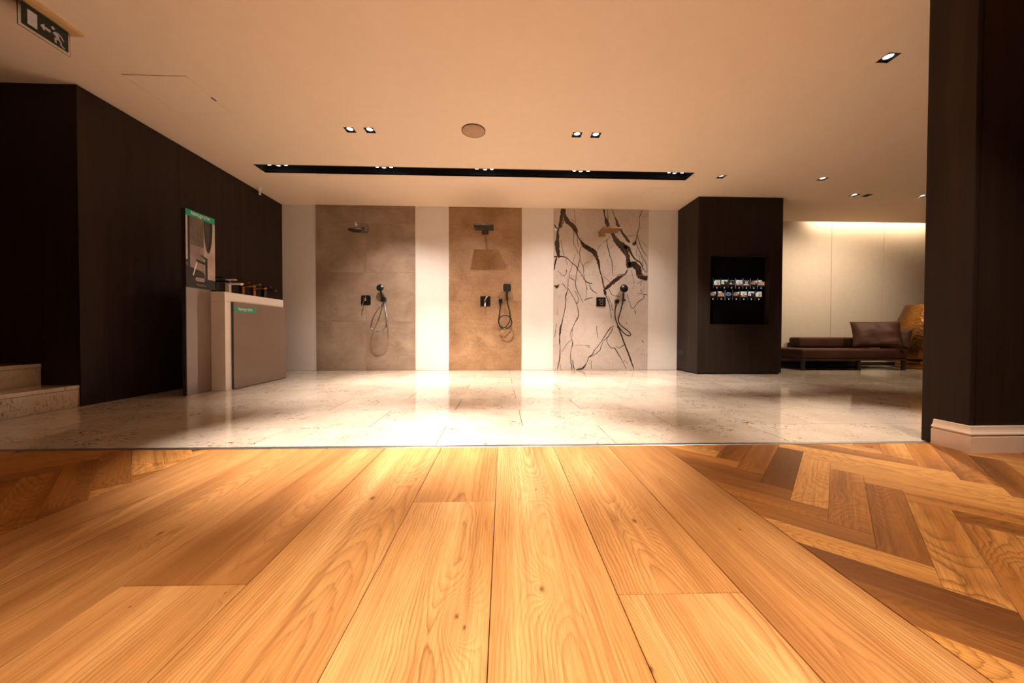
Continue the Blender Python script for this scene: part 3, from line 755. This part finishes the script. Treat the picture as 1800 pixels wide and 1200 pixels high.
fig = [head] + stroke([(2.291, 2.442), (2.299, 2.410)], .017) + stroke([(2.297, 2.446), (2.312, 2.439), (2.325, 2.422)], .007) + stroke([(2.288, 2.444), (2.276, 2.432), (2.289, 2.422)], .007) \
    + stroke([(2.302, 2.410), (2.312, 2.403), (2.313, 2.386), (2.328, 2.378)], .009) + stroke([(2.296, 2.410), (2.284, 2.404), (2.287, 2.384)], .009)
onsign('running_figure', fig)

# ------------------------------------------------------------------ pillar with the display
pl = thing('pillar', (3.43, 5.5, 0), 'dark wood clad pillar holding a wall display between shower wall and sofa corner', 'pillar')
PX, PY0 = (2.81, 4.045), 4.86
bobj('plinth', (2.825, 4.02, 4.875, 6.12, 0, 0.022), 'black', pl)
bobj('core', (2.83, 4.025, 4.975, 6.13, 0.02, CZ - .02), 'black', pl)
bobj('side_panel', (2.81, 2.83, 4.862, 6.14, 0.02, CZ - .003), 'veneer', pl, 0.001)
bobj('side_panel', (4.025, 4.045, 4.862, 6.14, 0.02, CZ - .016), 'veneer', pl, 0.001)
NX0, NX1, NZ0, NZ1 = 2.992, 3.856, 0.712, 1.693
bm = bmesh.new()
for b in ((2.8115, NX0, 0.022, CZ - .004), (NX1, 4.042, 0.022, CZ - .004), (NX0, NX1, 0.022, NZ0), (NX0, NX1, NZ1, CZ - .004)):
    box(bm, b[0], b[1], PY0, PY0 + .02, b[2], b[3])
bmesh.ops.remove_doubles(bm, verts=bm.verts, dist=1e-5)
obj('front_panel', bm, 'veneer', pl)
bm = bmesh.new()
for b in ((NX0 - .006, NX0, NZ0, NZ1), (NX1, NX1 + .006, NZ0, NZ1), (NX0, NX1, NZ0 - .006, NZ0), (NX0, NX1, NZ1, NZ1 + .006)):
    box(bm, b[0], b[1], PY0 + .0201, 4.974, b[2], b[3])
obj('niche_lining', bm, 'veneer', pl)

ds = thing('wall_display', (3.424, 4.95, 1.2), 'black glass display in the pillar niche showing two rows of building pictures', 'screen')
spn = bobj('screen_panel', (NX0 + .001, NX1 - .001, 4.95, 4.973, NZ0 + .001, NZ1 - .001), 'screen', ds)
G_sky = [glow('picture_sky_a', (0.28, 0.42, 0.46), 1.0), glow('picture_sky_b', (0.62, 0.60, 0.58), 1.0), glow('picture_sky_c', (0.10, 0.15, 0.19), 0.9)]
G_b = [glow('picture_gold', (0.72, 0.36, 0.13), 1.0), glow('picture_rose', (0.36, 0.17, 0.11), 1.0), glow('picture_brown', (0.10, 0.055, 0.035), 1.0), glow('picture_pale', (0.85, 0.62, 0.36), 1.0)]
G_dark = glow('picture_dark', (0.02, 0.014, 0.012), 1.0); G_line = glow('screen_line', (0.055, 0.06, 0.065), 1.0); G_line2 = glow('screen_line_bright', (0.26, 0.28, 0.30), 1.0); G_sq = glow('screen_square', (0.62, 0.52, 0.50), 1.0); G_txt = glow('screen_caption', (0.03, 0.03, 0.032), 1.0)
YF = 4.9495
def flat(bm, P, d): 
    a = [bm.verts.new((x, YF - d, z)) for x, z in P]; bm.faces.new(a)
def pic(x0, x1, z0, z1, style, nm='picture'):
    w, h = x1 - x0, z1 - z0
    mats = []; bm = bmesh.new()
    def q(P, m, d):
        if m not in mats: mats.append(m)
        n0 = len(bm.faces); flat(bm, [(x0 + a * w, z0 + b * h) for a, b in P], d)
        bm.faces.ensure_lookup_table(); bm.faces[-1].material_index = mats.index(m)
    R = lambda a, b, c, d: [(a, b), (c, b), (c, d), (a, d)]
    if style == 0:      # pale tower against teal sky
        q(R(0, 0, 1, 1), G_sky[0], 0); q([(.0, .75), (.3, 1), (0, 1)], G_dark, .0002); q([(0, .55), (.35, .8), (.4, .2), (0, .3)], G_sky[1], .0002)
        q([(.22, 0), (.22, .45), (.36, .55), (.42, .92), (.5, .92), (.52, .5), (.75, .62), (1, .35), (1, 0)], G_b[0], .0004); q([(.5, 0), (.52, .5), (.75, .62), (.8, .1)], G_b[1], .0006); q(R(.28, .05, .36, .4), G_b[3], .0006)
    elif style == 1:    # pavilion with heavy roof
        q(R(0, .2, 1, 1), G_sky[1], 0); q([(.4, .95), (1, .8), (1, .55), (.7, .5)], G_sky[0], .0002); q([(.05, .55), (.5, .8), (1, .62), (1, .5), (.1, .42)], G_b[2], .0004)
        q([(.12, .5), (.45, .62), (.45, .1), (.3, .2)], G_b[0], .0006); q([(.45, .62), (1, .5), (1, .1), (.45, .1)], G_dark, .0006); q(R(0, 0, 1, .1), G_dark, .0007); q(R(.3, .22, .42, .5), G_b[3], .0008)
    elif style == 2:    # night street
        q(R(0, 0, 1, 1), G_dark, 0); q(R(.25, .8, .9, .95), G_sky[2], .0002); q([(.15, .2), (.2, .45), (.4, .5), (.55, .3), (.5, .15)], G_b[0], .0004); q(R(.3, .4, .45, .75), G_b[2], .0005); q(R(.65, .15, .9, .3), G_sky[2], .0004)
    elif style == 3:    # corner building
        q(R(0, .3, 1, 1), G_sky[1], 0); q([(.55, 1), (1, .9), (1, .5), (.7, .5)], G_sky[0], .0002); q([(.15, .1), (.2, .7), (.5, .85), (.65, .6), (.65, .1)], G_b[0], .0004); q(R(.4, .1, .65, .6), G_b[1], .0006); q([(0, 0), (1, 0), (1, .14), (0, .2)], G_b[1], .0007)
    elif style == 4:    # square house front
        q(R(0, 0, 1, 1), G_dark, 0); q(R(.05, .82, .95, .95), G_sky[2], .0002); q(R(.22, .2, .75, .75), G_b[1], .0004); q(R(.25, .55, .72, .62), G_b[0], .0006); q([(0, .02), (.8, .0), (.95, .1), (.05, .18)], G_b[3], .0006)
    elif style == 5:    # round rose coloured roofs
        q(R(0, 0, 1, 1), G_dark, 0); q([(.0, .35), (.2, .75), (.7, .9), (1, .6), (1, .4), (.6, .15), (.2, .2)], G_b[1], .0003); q([(.7, .85), (1, .95), (1, .6)], G_sky[1], .0004); q([(.1, .4), (.35, .65), (.5, .5), (.3, .3)], G_b[2], .0006); q([(.55, .35), (.85, .5), (.8, .3)], G_b[2], .0006)
    elif style == 6:    # long facade with windows
        q(R(0, .55, .6, 1), G_sky[0], 0); q([(0, .8), (.3, .75), (.4, .95), (0, 1)], G_sky[1], .0002); q(R(0, 0, 1, .72), G_b[1], .0004)
        for i in range(5):
            for j in range(2): q(R(.06 + i * .19, .12 + j * .3, .17 + i * .19, .3 + j * .3), G_b[2] if (i + j) % 2 else G_b[0], .0006)
    else:               # blue dusk
        q([(0, .3), (.2, .9), (.8, .8), (1, .4), (.7, .1), (.2, .1)], G_sky[2], 0); q(R(.3, .25, .7, .5), G_b[2], .0003)
    for v in bm.verts: v.co -= LOC[ds.name]
    me = bpy.data.meshes.new(nm); bm.to_mesh(me); bm.free()
    for m in mats: me.materials.append(m)
    o = bpy.data.objects.new(nm, me); COL.objects.link(o); o.parent = spn
def fl(nm, P, m, d=0.0002):
    bm = bmesh.new(); flat(bm, P, d); obj(nm, bm, m, spn)
rw1 = [0, 1, 2, 3, 4, 5, 6]; rw2 = [5, 6, 7, 5, 3, 1, 0]
for i in range(7):
    xa = 3.100 + i * 0.1095; pic(xa, xa + .092, 1.283, 1.357, rw1[i])
    fl('caption', [(xa + .01, 1.263), (xa + .085, 1.263), (xa + .085, 1.268), (xa + .01, 1.268)], G_txt)
    fl('square_mark', [(xa + .037, 1.236), (xa + .052, 1.236), (xa + .052, 1.251), (xa + .037, 1.251)], G_sq)
    fl('divider', [(xa - .011, 1.235), (xa - .006, 1.235), (xa - .006, 1.382), (xa - .011, 1.382)], G_line2 if 3 <= i else G_line)
    xb = 3.040 + i * 0.1118 + (0.012 if i else 0); pic(xb if i else 3.048, xb + .090, 1.118, 1.191, rw2[i])
    fl('caption', [(xb + .01, 1.099), (xb + .08, 1.099), (xb + .08, 1.104), (xb + .01, 1.104)], G_txt)
    fl('square_mark', [(xb + .040, 1.073), (xb + .055, 1.073), (xb + .055, 1.088), (xb + .040, 1.088)], G_sq)
    if i: fl('divider', [(xb - .013, 1.065), (xb - .008, 1.065), (xb - .008, 1.212), (xb - .013, 1.212)], G_line2 if i == 2 else G_line)

so = thing('power_socket', (2.81, 5.29, 0.278), 'black double power socket low on the dark side of the pillar', 'socket')
sfr = bobj('frame', (2.801, 2.8095, 5.205, 5.37, 0.238, 0.318), 'black', so, 0.002)
for yy in (5.247, 5.328):
    bm = bmesh.new(); lathe(bm, [(0.014, 0), (0.020, 0), (0.022, 0.002), (0.022, 0.004), (0.014, 0.003), (0.014, 0)], 20, (2.801, yy, .278), Matrix.Rotation(-PI / 2, 4, 'Y')); obj('outlet', bm, 'edge', sfr)

# ------------------------------------------------------------------ showers
def at(Y, x, z):
    k = Y / 5.42
    return (x * k, Y, 0.597 + (z - 0.597) * k)
def wall_disc(bm, r, x, z, y0, y1, seg=28, rnd=0.003):
    L = y1 - y0
    lathe(bm, [(0, 0), (r, 0), (r, L - rnd), (r - rnd, L), (0, L)], seg, (x, y1, z), Matrix.Rotation(PI / 2, 4, 'X'))
def overhead(label, px, pz, pw, ph, hx, hz, round_, mat, gm):
    t = thing('overhead_shower', (px, 5.42, pz), label, 'shower head', 'overhead showers on the tiled wall')
    bobj('wall_plate', (px - pw / 2, px + pw / 2, 5.402, 5.42, pz - ph / 2, pz + ph / 2), mat, t, 0.004, 2)
    bm = bmesh.new()
    hy = 5.0 if round_ else 4.93
    if round_:
        cyl(bm, 0.011, (px, 5.405, pz), (hx, hy, hz + .10), 14); cyl(bm, 0.012, (hx, hy, hz + .112), (hx, hy, hz + .02), 14)
    else:
        az = hz + .055
        box(bm, hx - .014, hx + .014, hy - .014, 5.404, az - .010, az + .010, .002)
        cyl(bm, 0.013, (hx, hy, az), (hx, hy, hz + .010), 14)
    obj('arm', bm, mat if not round_ else 'chrome', t)
    bm = bmesh.new()
    if round_:
        lathe(bm, [(0, -.006), (.098, -.006), (.104, -.002), (.104, .004), (.09, .009), (.03, .014), (0, .014)], 40, (hx, hy, hz))
    else:
        box(bm, hx - .138, hx + .138, hy - .132, hy + .132, hz - .006, hz + .008, .002)
    hd = obj('head', bm, mat, t)
    bm = bmesh.new()
    n = 11
    for i in range(n):
        for j in range(n):
            a, b = (i / (n - 1) - .5) * (.19 if round_ else .25), (j / (n - 1) - .5) * (.19 if round_ else .24)
            if round_ and math.hypot(a, b) > .095: continue
            box(bm, hx + a - .003, hx + a + .003, hy + b - .003, hy + b + .003, hz - .0085, hz - .0055)
    o = obj('nozzles', bm, gm, hd); o['kind'] = 'stuff'
overhead('round chrome overhead shower on an arm at the taupe tiles', -2.05, 2.149, .09, .084, -2.026, 2.02, True, 'darkchrome', 'black')
overhead('square black overhead shower at the rust brown tiles', -0.2245, 2.15, .10, .10, -0.225, 2.062, False, 'blackmet', 'black')
overhead('square brass overhead shower at the veined marble', 1.592, 2.13, .10, .085, 1.565, 2.046, False, 'brass', 'bronze')

m1 = thing('shower_mixer', (-2.046, 5.42, 1.076), 'black rounded shower mixer with chrome lever on the taupe tiles', 'mixer', 'shower mixers on the tiled wall')
bm = bmesh.new()
prism(bm, [(-(y) , z) for y, z in rrect(-.072, .072, -.074, .074, .022)][::-1], 0, 0.012, 0.003)
bmesh.ops.transform(bm, matrix=Matrix.Translation((-2.046, 5.42, 1.076)) @ Matrix.Rotation(PI / 2, 4, 'X'), verts=bm.verts); obj('wall_plate', bm, 'blackmet', m1)
bm = bmesh.new(); wall_disc(bm, .024, -2.046, 1.085, 5.36, 5.408); kb = obj('knob', bm, 'chrome', m1)
bm = bmesh.new(); tube(bm, [(-2.046, 5.362, 1.085), (-2.052, 5.345, 1.055), (-2.066, 5.325, 0.985)], .009, 10); obj('lever', bm, 'darkchrome', kb)
bm = bmesh.new(); wall_disc(bm, .012, -2.046, 1.128, 5.392, 5.408); obj('diverter', bm, 'chrome', m1)

m2 = thing('shower_mixer', (-0.2215, 5.42, 1.07), 'black square shower mixer with long lever on the rust brown tiles', 'mixer', 'shower mixers on the tiled wall')
bobj('wall_plate', (-.299, -.144, 5.405, 5.42, .992, 1.148), 'blackmet', m2, .003, 2)
bm = bmesh.new(); wall_disc(bm, .026, -.2215, 1.075, 5.35, 5.405); kb = obj('knob', bm, 'darkchrome', m2)
bm = bmesh.new(); tube(bm, [(-.192, 5.345, 1.14), (-.205, 5.338, 1.11), (-.2215, 5.335, 1.06), (-.2225, 5.33, 0.985)], .013, 10); obj('lever', bm, 'chrome', kb)

m3 = thing('shower_mixer', (1.586, 5.42, 1.07), 'black square shower thermostat with two buttons and round knob on the marble', 'mixer', 'shower mixers on the tiled wall')
bobj('wall_plate', (1.513, 1.660, 5.404, 5.42, .998, 1.142), 'blackmet', m3, .003, 2)
for xx in (1.566, 1.606):
    bm = bmesh.new(); lathe(bm, [(.008, 0), (.008, .006), (.013, .006), (.013, 0)], 20, (xx, 5.404, 1.098), Matrix.Rotation(PI / 2, 4, 'X')); obj('button', bm, 'chrome', m3)
bm = bmesh.new(); wall_disc(bm, .024, 1.586, 1.046, 5.375, 5.404); kb = obj('knob', bm, 'blackmet', m3)
bm = bmesh.new(); lathe(bm, [(.020, 0), (.020, .004), (.027, .004), (.027, 0)], 28, (1.586, 5.378, 1.046), Matrix.Rotation(PI / 2, 4, 'X')); obj('knob_ring', bm, 'brass', kb)

def hand(label, cx, cz, r, square, hb, hose, hosemat, mat, holder, outlet=None, ring=None):
    t = thing('hand_shower', (cx, 5.42, cz), label, 'hand shower', 'hand showers on the tiled wall')
    Y = 5.33
    tilt = Matrix.Rotation(PI / 2 - 0.18, 4, 'X')
    c = at(Y, cx, cz); b = at(Y + .035, hb[0], hb[1])
    bm = bmesh.new()
    if square:
        prism(bm, rrect(-r, r, -r, r, r * .45), 0, .028, .006)
        bmesh.ops.transform(bm, matrix=Matrix.Translation(c) @ tilt, verts=bm.verts)
    else:
        lathe(bm, [(0, 0), (r * .8, 0), (r, .008), (r, .022), (r * .9, .027), (0, .027)], 32, c, tilt)
    obj('head', bm, mat, t)
    bm = bmesh.new(); q0 = Vector(c) + Vector((0, .012, -r * .7)); tube(bm, [q0, q0.lerp(Vector(b), .5), b], .012, 12); obj('handle', bm, mat, t)
    if ring:
        bm = bmesh.new(); q1 = Vector(c) + Vector((0, .010, -r * 1.02)); cyl(bm, .016, q1, q1 + Vector((0, .001, -.012)), 16); obj('neck_ring', bm, ring, t)
    bobj('holder', holder, mat, t, .003, 2)
    if outlet: bobj('wall_outlet', outlet, mat, t, .003, 2)
    bm = bmesh.new(); tube(bm, smooth_path([at(y, x, z) for x, y, z in hose], 9), .0085, 8); obj('hose', bm, hosemat, t, label='looped shower hose')
hand('black hand shower with looped chrome hose on the taupe tiles', -1.829, 1.262, .052, False, (-1.803, 1.06),
     [(-1.768, 5.36, 1.05), (-1.757, 5.33, .95), (-1.730, 5.28, .80), (-1.738, 5.245, .69), (-1.79, 5.23, .615), (-1.877, 5.225, .596), (-1.952, 5.235, .632), (-1.968, 5.25, .70), (-1.93, 5.28, .83), (-1.85, 5.32, .96), (-1.806, 5.36, 1.05)],
     'hosemet', 'blackmet', (-1.80, -1.735, 5.345, 5.42, 1.055, 1.115))
hand('black hand shower with hose coiled in a ring on the rust brown tiles', .114, 1.278, .060, True, (.117, 1.085),
     [(.013, 5.37, 1.045), (.0, 5.36, .90), (-.016, 5.33, .75), (.04, 5.31, .652), (.13, 5.30, .655), (.188, 5.30, .735), (.160, 5.30, .825), (.085, 5.30, .852), (.008, 5.31, .82), (-.016, 5.32, .74), (.04, 5.33, .668), (.105, 5.34, .685), (.158, 5.34, .775), (.158, 5.35, .90), (.130, 5.36, 1.0), (.119, 5.362, 1.085)],
     'blackmet', 'blackmet', (.100, .134, 5.37, 5.42, 1.085, 1.115), (-.0145, .042, 5.372, 5.42, 1.046, 1.104))
hand('round black hand shower with brass neck and twisted hose on the marble', 1.947, 1.279, .062, False, (1.939, 1.092),
     [(1.832, 5.37, 1.047), (1.812, 5.35, .92), (1.822, 5.32, .80), (1.875, 5.30, .68), (1.965, 5.28, .575), (2.035, 5.27, .541), (2.064, 5.27, .560), (2.025, 5.28, .612), (1.945, 5.29, .672), (1.88, 5.31, .735), (1.868, 5.33, .81), (1.905, 5.35, .94), (1.939, 5.362, 1.09)],
     'blackmet', 'blackmet', (1.915, 1.965, 5.37, 5.42, 1.085, 1.105), (1.803, 1.862, 5.372, 5.42, 1.046, 1.104), 'brass')

# ------------------------------------------------------------------ tap counter and poster stand
XF = -2.737
ct = thing('tap_counter', (-3.0, 4.05, 0), 'white waterfall counter with a grey glass front along the dark left wall', 'counter')
bobj('counter_top', (-3.10, XF, 3.577, 4.516, .896, .990), 'white', ct, .002)
bobj('counter_end', (-3.10, XF, 3.577, 3.668, 0, .8955), 'white', ct, .002)
bobj('counter_body', (-3.10, XF - .04, 3.6685, 4.50, .03, .8955), 'edge', ct)
bobj('glass_front', (XF - .018, XF + .020, 3.664, 4.532, .006, .8945), 'glassgrey', ct, .0015, label='grey lacquered glass front')
bobj('glass_edge', (XF - .0178, XF + .019, 3.6565, 3.6638, .007, .8935), 'edge', ct)
def fit_text(body, width, org, nm, mat, parent):
    """lettering on a face towards +x, reading along +y; org is its left baseline point"""
    bm = text_mesh(body, 1.0, Matrix.Identity(4))
    lo = min(v.co.x for v in bm.verts); hi = max(v.co.x for v in bm.verts)
    k = width / (hi - lo)
    for v in bm.verts: v.co = Vector((org[0] + v.co.z * 0.6, org[1] + (v.co.x - lo) * k, org[2] + v.co.y * k))
    return obj(nm, bm, mat, parent)
lg = bobj('logo_strip', (XF + .0202, XF + .0212, 3.666, 3.986, .7985, .8475), 'green', ct, label='green strip with white lettering')
fit_text('hansgrohe', .205, (XF + .0216, 3.726, .8145), 'lettering', 'white_print', lg)

TX = -2.872
to = thing('poster_stand', (TX - .02, 3.465, 0), 'tall grey glass stand with a tap poster under a green strip', 'display stand')
bobj('glass_panel', (TX - .02, TX, 3.3045, 3.5765, 0.0, 1.72), 'glassgrey', to, .0015)
bobj('back_edge', (TX - .034, TX + .0005, 3.298, 3.3045, 0.0, 1.72), 'edge', to)
def psheet(nm, polys, mat, d, label=None):
    bm = bmesh.new()
    for P in polys: poly_sheet(bm, [(TX + d, y, z) for y, z in P], (.0004, 0, 0))
    return obj(nm, bm, mat, to if nm == 'green_strip' else pbd, label=label)
rc = lambda a, b, c, d: [(a, b), (c, b), (c, d), (a, d)]
pbd = bobj('poster_board', (TX, TX + .004, 3.299, 3.627, 1.004, 1.721), 'ph_dark', to, .0005)
gs = psheet('green_strip', [rc(3.300, 1.664, 3.626, 1.7205)], 'green', .0042, 'green strip with white lettering')
fit_text('hansgrohe', .212, (TX + .0050, 3.357, 1.6835), 'lettering', 'white_print', gs)
# the print: pale wall, dark frame, oval mirror, black tap with running water, black ledge
psheet('print_wall', [rc(3.300, 1.10, 3.626, 1.663)], 'ph_wall', .0042)
psheet('print_light', [[(3.495, 1.10), (3.626, 1.10), (3.626, 1.663), (3.492, 1.663)], rc(3.300, 1.663, 3.318, 1.26)], 'ph_light', .0048)
psheet('print_wall_low', [[(3.345, 1.195), (3.495, 1.170), (3.495, 1.40), (3.345, 1.40)]], 'ph_mid', .0048)
psheet('print_frame', [rc(3.321, 1.20, 3.338, 1.663), rc(3.300, 1.235, 3.325, 1.252)], 'ph_dark', .0054)
ov = lambda cy, cz, a, b: [(cy + a * math.cos(t * PI / 16), min(1.663, cz + b * math.sin(t * PI / 16))) for t in range(32)]
psheet('print_mirror_frame', [ov(3.545, 1.66, .052, .30)], 'ph_dark', .0054)
psheet('print_mirror', [ov(3.532, 1.66, .034, .265)], 'ph_glass', .0060)
psheet('print_basin', [[(3.300, 1.205), (3.36, 1.19), (3.47, 1.165), (3.50, 1.145), (3.50, 1.08), (3.300, 1.08)]], 'ph_dark', .0054)
psheet('print_ledge', [[(3.300, 1.13), (3.47, 1.105), (3.585, 1.10), (3.60, 1.005), (3.300, 1.005)]], 'ph_dark', .0058)
psheet('print_tap', [rc(3.505, 1.085, 3.533, 1.29), [(3.402, 1.278), (3.412, 1.252), (3.505, 1.238), (3.505, 1.262)], [(3.452, 1.322), (3.458, 1.328), (3.534, 1.303), (3.534, 1.285), (3.505, 1.29)]], 'ph_dark', .0064)
psheet('print_water', [[(3.408, 1.253), (3.419, 1.250), (3.378, 1.118), (3.366, 1.120)]], 'white_print', .0066)
psheet('print_handle', [rrect(3.396, 3.500, 1.070, 1.106, .017)], 'ph_pill', .0066)
fit_text('FinishPlus', .103, (TX + .0064, 3.411, 1.027), 'small_lettering', 'ph_pill', pbd)

def tap(y, label, mat, x=-2.95):
    t = thing('basin_tap', (x, y, .99), label, 'tap', 'basin taps on the white counter')
    z = .99
    bm = bmesh.new(); prism(bm, [(x + a, y + b) for a, b in ((-.024, -.022), (.024, -.022), (.024, .022), (-.024, .022))], z, z + .006, .001)
    box(bm, x - .020, x + .020, y - .019, y + .019, z + .006, z + .142, .004, 2); obj('body', bm, mat, t)
    bm = bmesh.new(); box(bm, x + .010, x + .150, y - .017, y + .017, z + .112, z + .130, .003, 2); cyl(bm, .010, (x + .136, y, z + .113), (x + .136, y, z + .106), 12); obj('spout', bm, mat, t)
    bm = bmesh.new(); box(bm, x - .016, x + .016, y - .015, y + .015, z + .142, z + .160, .003); box(bm, x - .022, x + .085, y - .016, y + .016, z + .160, z + .170, .003, 2); obj('lever', bm, mat, t)
tap(3.728, 'matt black basin tap half hidden behind the poster stand', 'blackmet')
tap(3.905, 'white basin tap on the counter', 'white')
tap(4.103, 'brushed bronze basin tap next to the white tap', 'bronze')
tap(4.288, 'polished gold basin tap between the bronze and dark taps', 'gold')
tap(4.476, 'dark chrome basin tap at the far end of the counter', 'darkchrome')

# ------------------------------------------------------------------ sofa corner
def cushion(name, parent, size, loc, rot, mat, puff=0.35, wob=0.01, seed=1, n=14):
    """pillow: a rounded slab thicker in the middle, pinched at its corners"""
    rnd = random.Random(seed)
    bm = bmesh.new()
    sx, sy, sz = size
    top, bot = [], []
    ph = [rnd.uniform(0, 6) for _ in range(6)]
    for sgn, grid in ((1, top), (-1, bot)):
        for i in range(n + 1):
            row = []
            for j in range(n + 1):
                u, v = i / n * 2 - 1, j / n * 2 - 1
                e = max(0, (1 - abs(u) ** 2.6) * (1 - abs(v) ** 2.6)) ** 0.42
                xx = u * sx / 2 * (1 - 0.07 * (1 - abs(v) ** 1.5) * abs(u)); zz = v * sz / 2 * (1 - 0.025 * (1 - abs(u) ** 1.5) * abs(v))
                cre = wob * (math.sin(9 * u + 3 * v + ph[0]) * .5 + math.sin(5 * v + ph[1] + 4 * u * v) * .6 + math.sin(17 * v - 6 * u + ph[2]) * .25) * e
                row.append(bm.verts.new((xx, sgn * (sy / 2 * e + 0.004) + cre * sgn, zz)))
            grid.append(row)
    for grid, fl_ in ((top, False), (bot, True)):
        for i in range(n):
            for j in range(n):
                q = (grid[i][j], grid[i + 1][j], grid[i + 1][j + 1], grid[i][j + 1])
                f = bm.faces.new(q if not fl_ else q[::-1]); f.smooth = True
    ring = [(i, 0) for i in range(n)] + [(n, j) for j in range(n)] + [(i, n) for i in range(n, 0, -1)] + [(0, j) for j in range(n, 0, -1)]
    for k in range(len(ring)):
        a, b = ring[k], ring[(k + 1) % len(ring)]
        f = bm.faces.new((top[a[0]][a[1]], bot[a[0]][a[1]], bot[b[0]][b[1]], top[b[0]][b[1]])); f.smooth = True
    m = Matrix.Translation(loc) @ Matrix.Rotation(rot[2], 4, 'Z') @ Matrix.Rotation(rot[1], 4, 'Y') @ Matrix.Rotation(rot[0], 4, 'X')
    bmesh.ops.transform(bm, matrix=m, verts=bm.verts)
    return bm
sf = thing('chaise_sofa', (5.6, 5.7, 0), 'low brown leather chaise sofa on thin dark legs by the panelled wall', 'sofa')
def soft(bm, b, r, seg=4):
    box(bm, *b, r, seg)
    for f in bm.faces: f.smooth = True
bm = bmesh.new(); soft(bm, (4.755, 6.49, 5.30, 6.08, .192, .335), .028); obj('seat', bm, 'leather', sf)
bobj('frame', (4.765, 6.48, 5.31, 6.07, .155, .192), 'leather', sf, .006, 2)
bm = bmesh.new(); soft(bm, (5.20, 6.48, 5.86, 6.10, .336, .515), .035); obj('backrest', bm, 'leather', sf)
for lx, ly in ((4.79, 5.33), (5.70, 5.33), (6.44, 5.33), (4.79, 6.04), (5.70, 6.04), (6.44, 6.04)):
    bobj('leg', (lx - .022, lx + .022, ly - .02, ly + .02, 0, .155), 'darkwood', sf, .003)
bobj('stretcher', (4.81, 6.42, 6.03, 6.05, .06, .085), 'darkwood', sf)
pw_ = obj('cushion', cushion('cushion', None, (.60, .18, .47), (6.19, 5.52, .566), (-.40, 0, -.62), 'leather', wob=.02, seed=4), 'leather'); tag(pw_, 'large creased brown leather cushion leaning on the chaise sofa', 'cushion')
bm = cushion('bolster', None, (.36, .12, .33), (6.505, 5.49, .497), (-.24, 0, -1.3), 'leather', wob=.006, seed=9)
pb_ = obj('cushion', bm, 'leather'); tag(pb_, 'smaller brown leather cushion standing on edge at the right end of the chaise', 'cushion')

va = thing('floor_vase', (7.27, 5.60, 0), 'tall hammered gold floor vase behind the sofa, cut off by the front pier', 'vase')
bm = bmesh.new(); lathe(bm, [(0, .15), (.40, .15), (.462, .18), (.472, .33), (.472, .5), (.462, .66), (.40, .83), (.345, .985), (.320, 1.062), (.315, 1.07), (.30, 1.06), (.30, .9), (0, .5)], 56, (7.27, 5.60, 0)); obj('body', bm, 'vase', va)
bm = bmesh.new(); lathe(bm, [(0, 0), (.40, 0), (.425, .02), (.42, .10), (.40, .149), (0, .149)], 56, (7.27, 5.60, 0)); obj('foot', bm, 'vase', va)

# light strip in the alcove cove, above the ceiling edge
cv = thing('cove_light', (6.6, 5.95, 2.62), 'hidden warm light strip in the ceiling cove above the panelled wall', 'light strip')
bobj('strip', (5.7, 7.9, 5.93, 5.96, 2.62, 2.635), 'strip', cv)
L = bpy.data.lights.new('area_light', 'AREA'); L.energy = P_COVE; L.color = (1, .78, .54); L.shape = 'RECTANGLE'; L.size = 2.3; L.size_y = .04
o = bpy.data.objects.new('area_light', L); COL.objects.link(o); o.parent = cv; o.location = (0.15, 0.02, 0.03); o.rotation_euler = (math.radians(55), 0, 0)
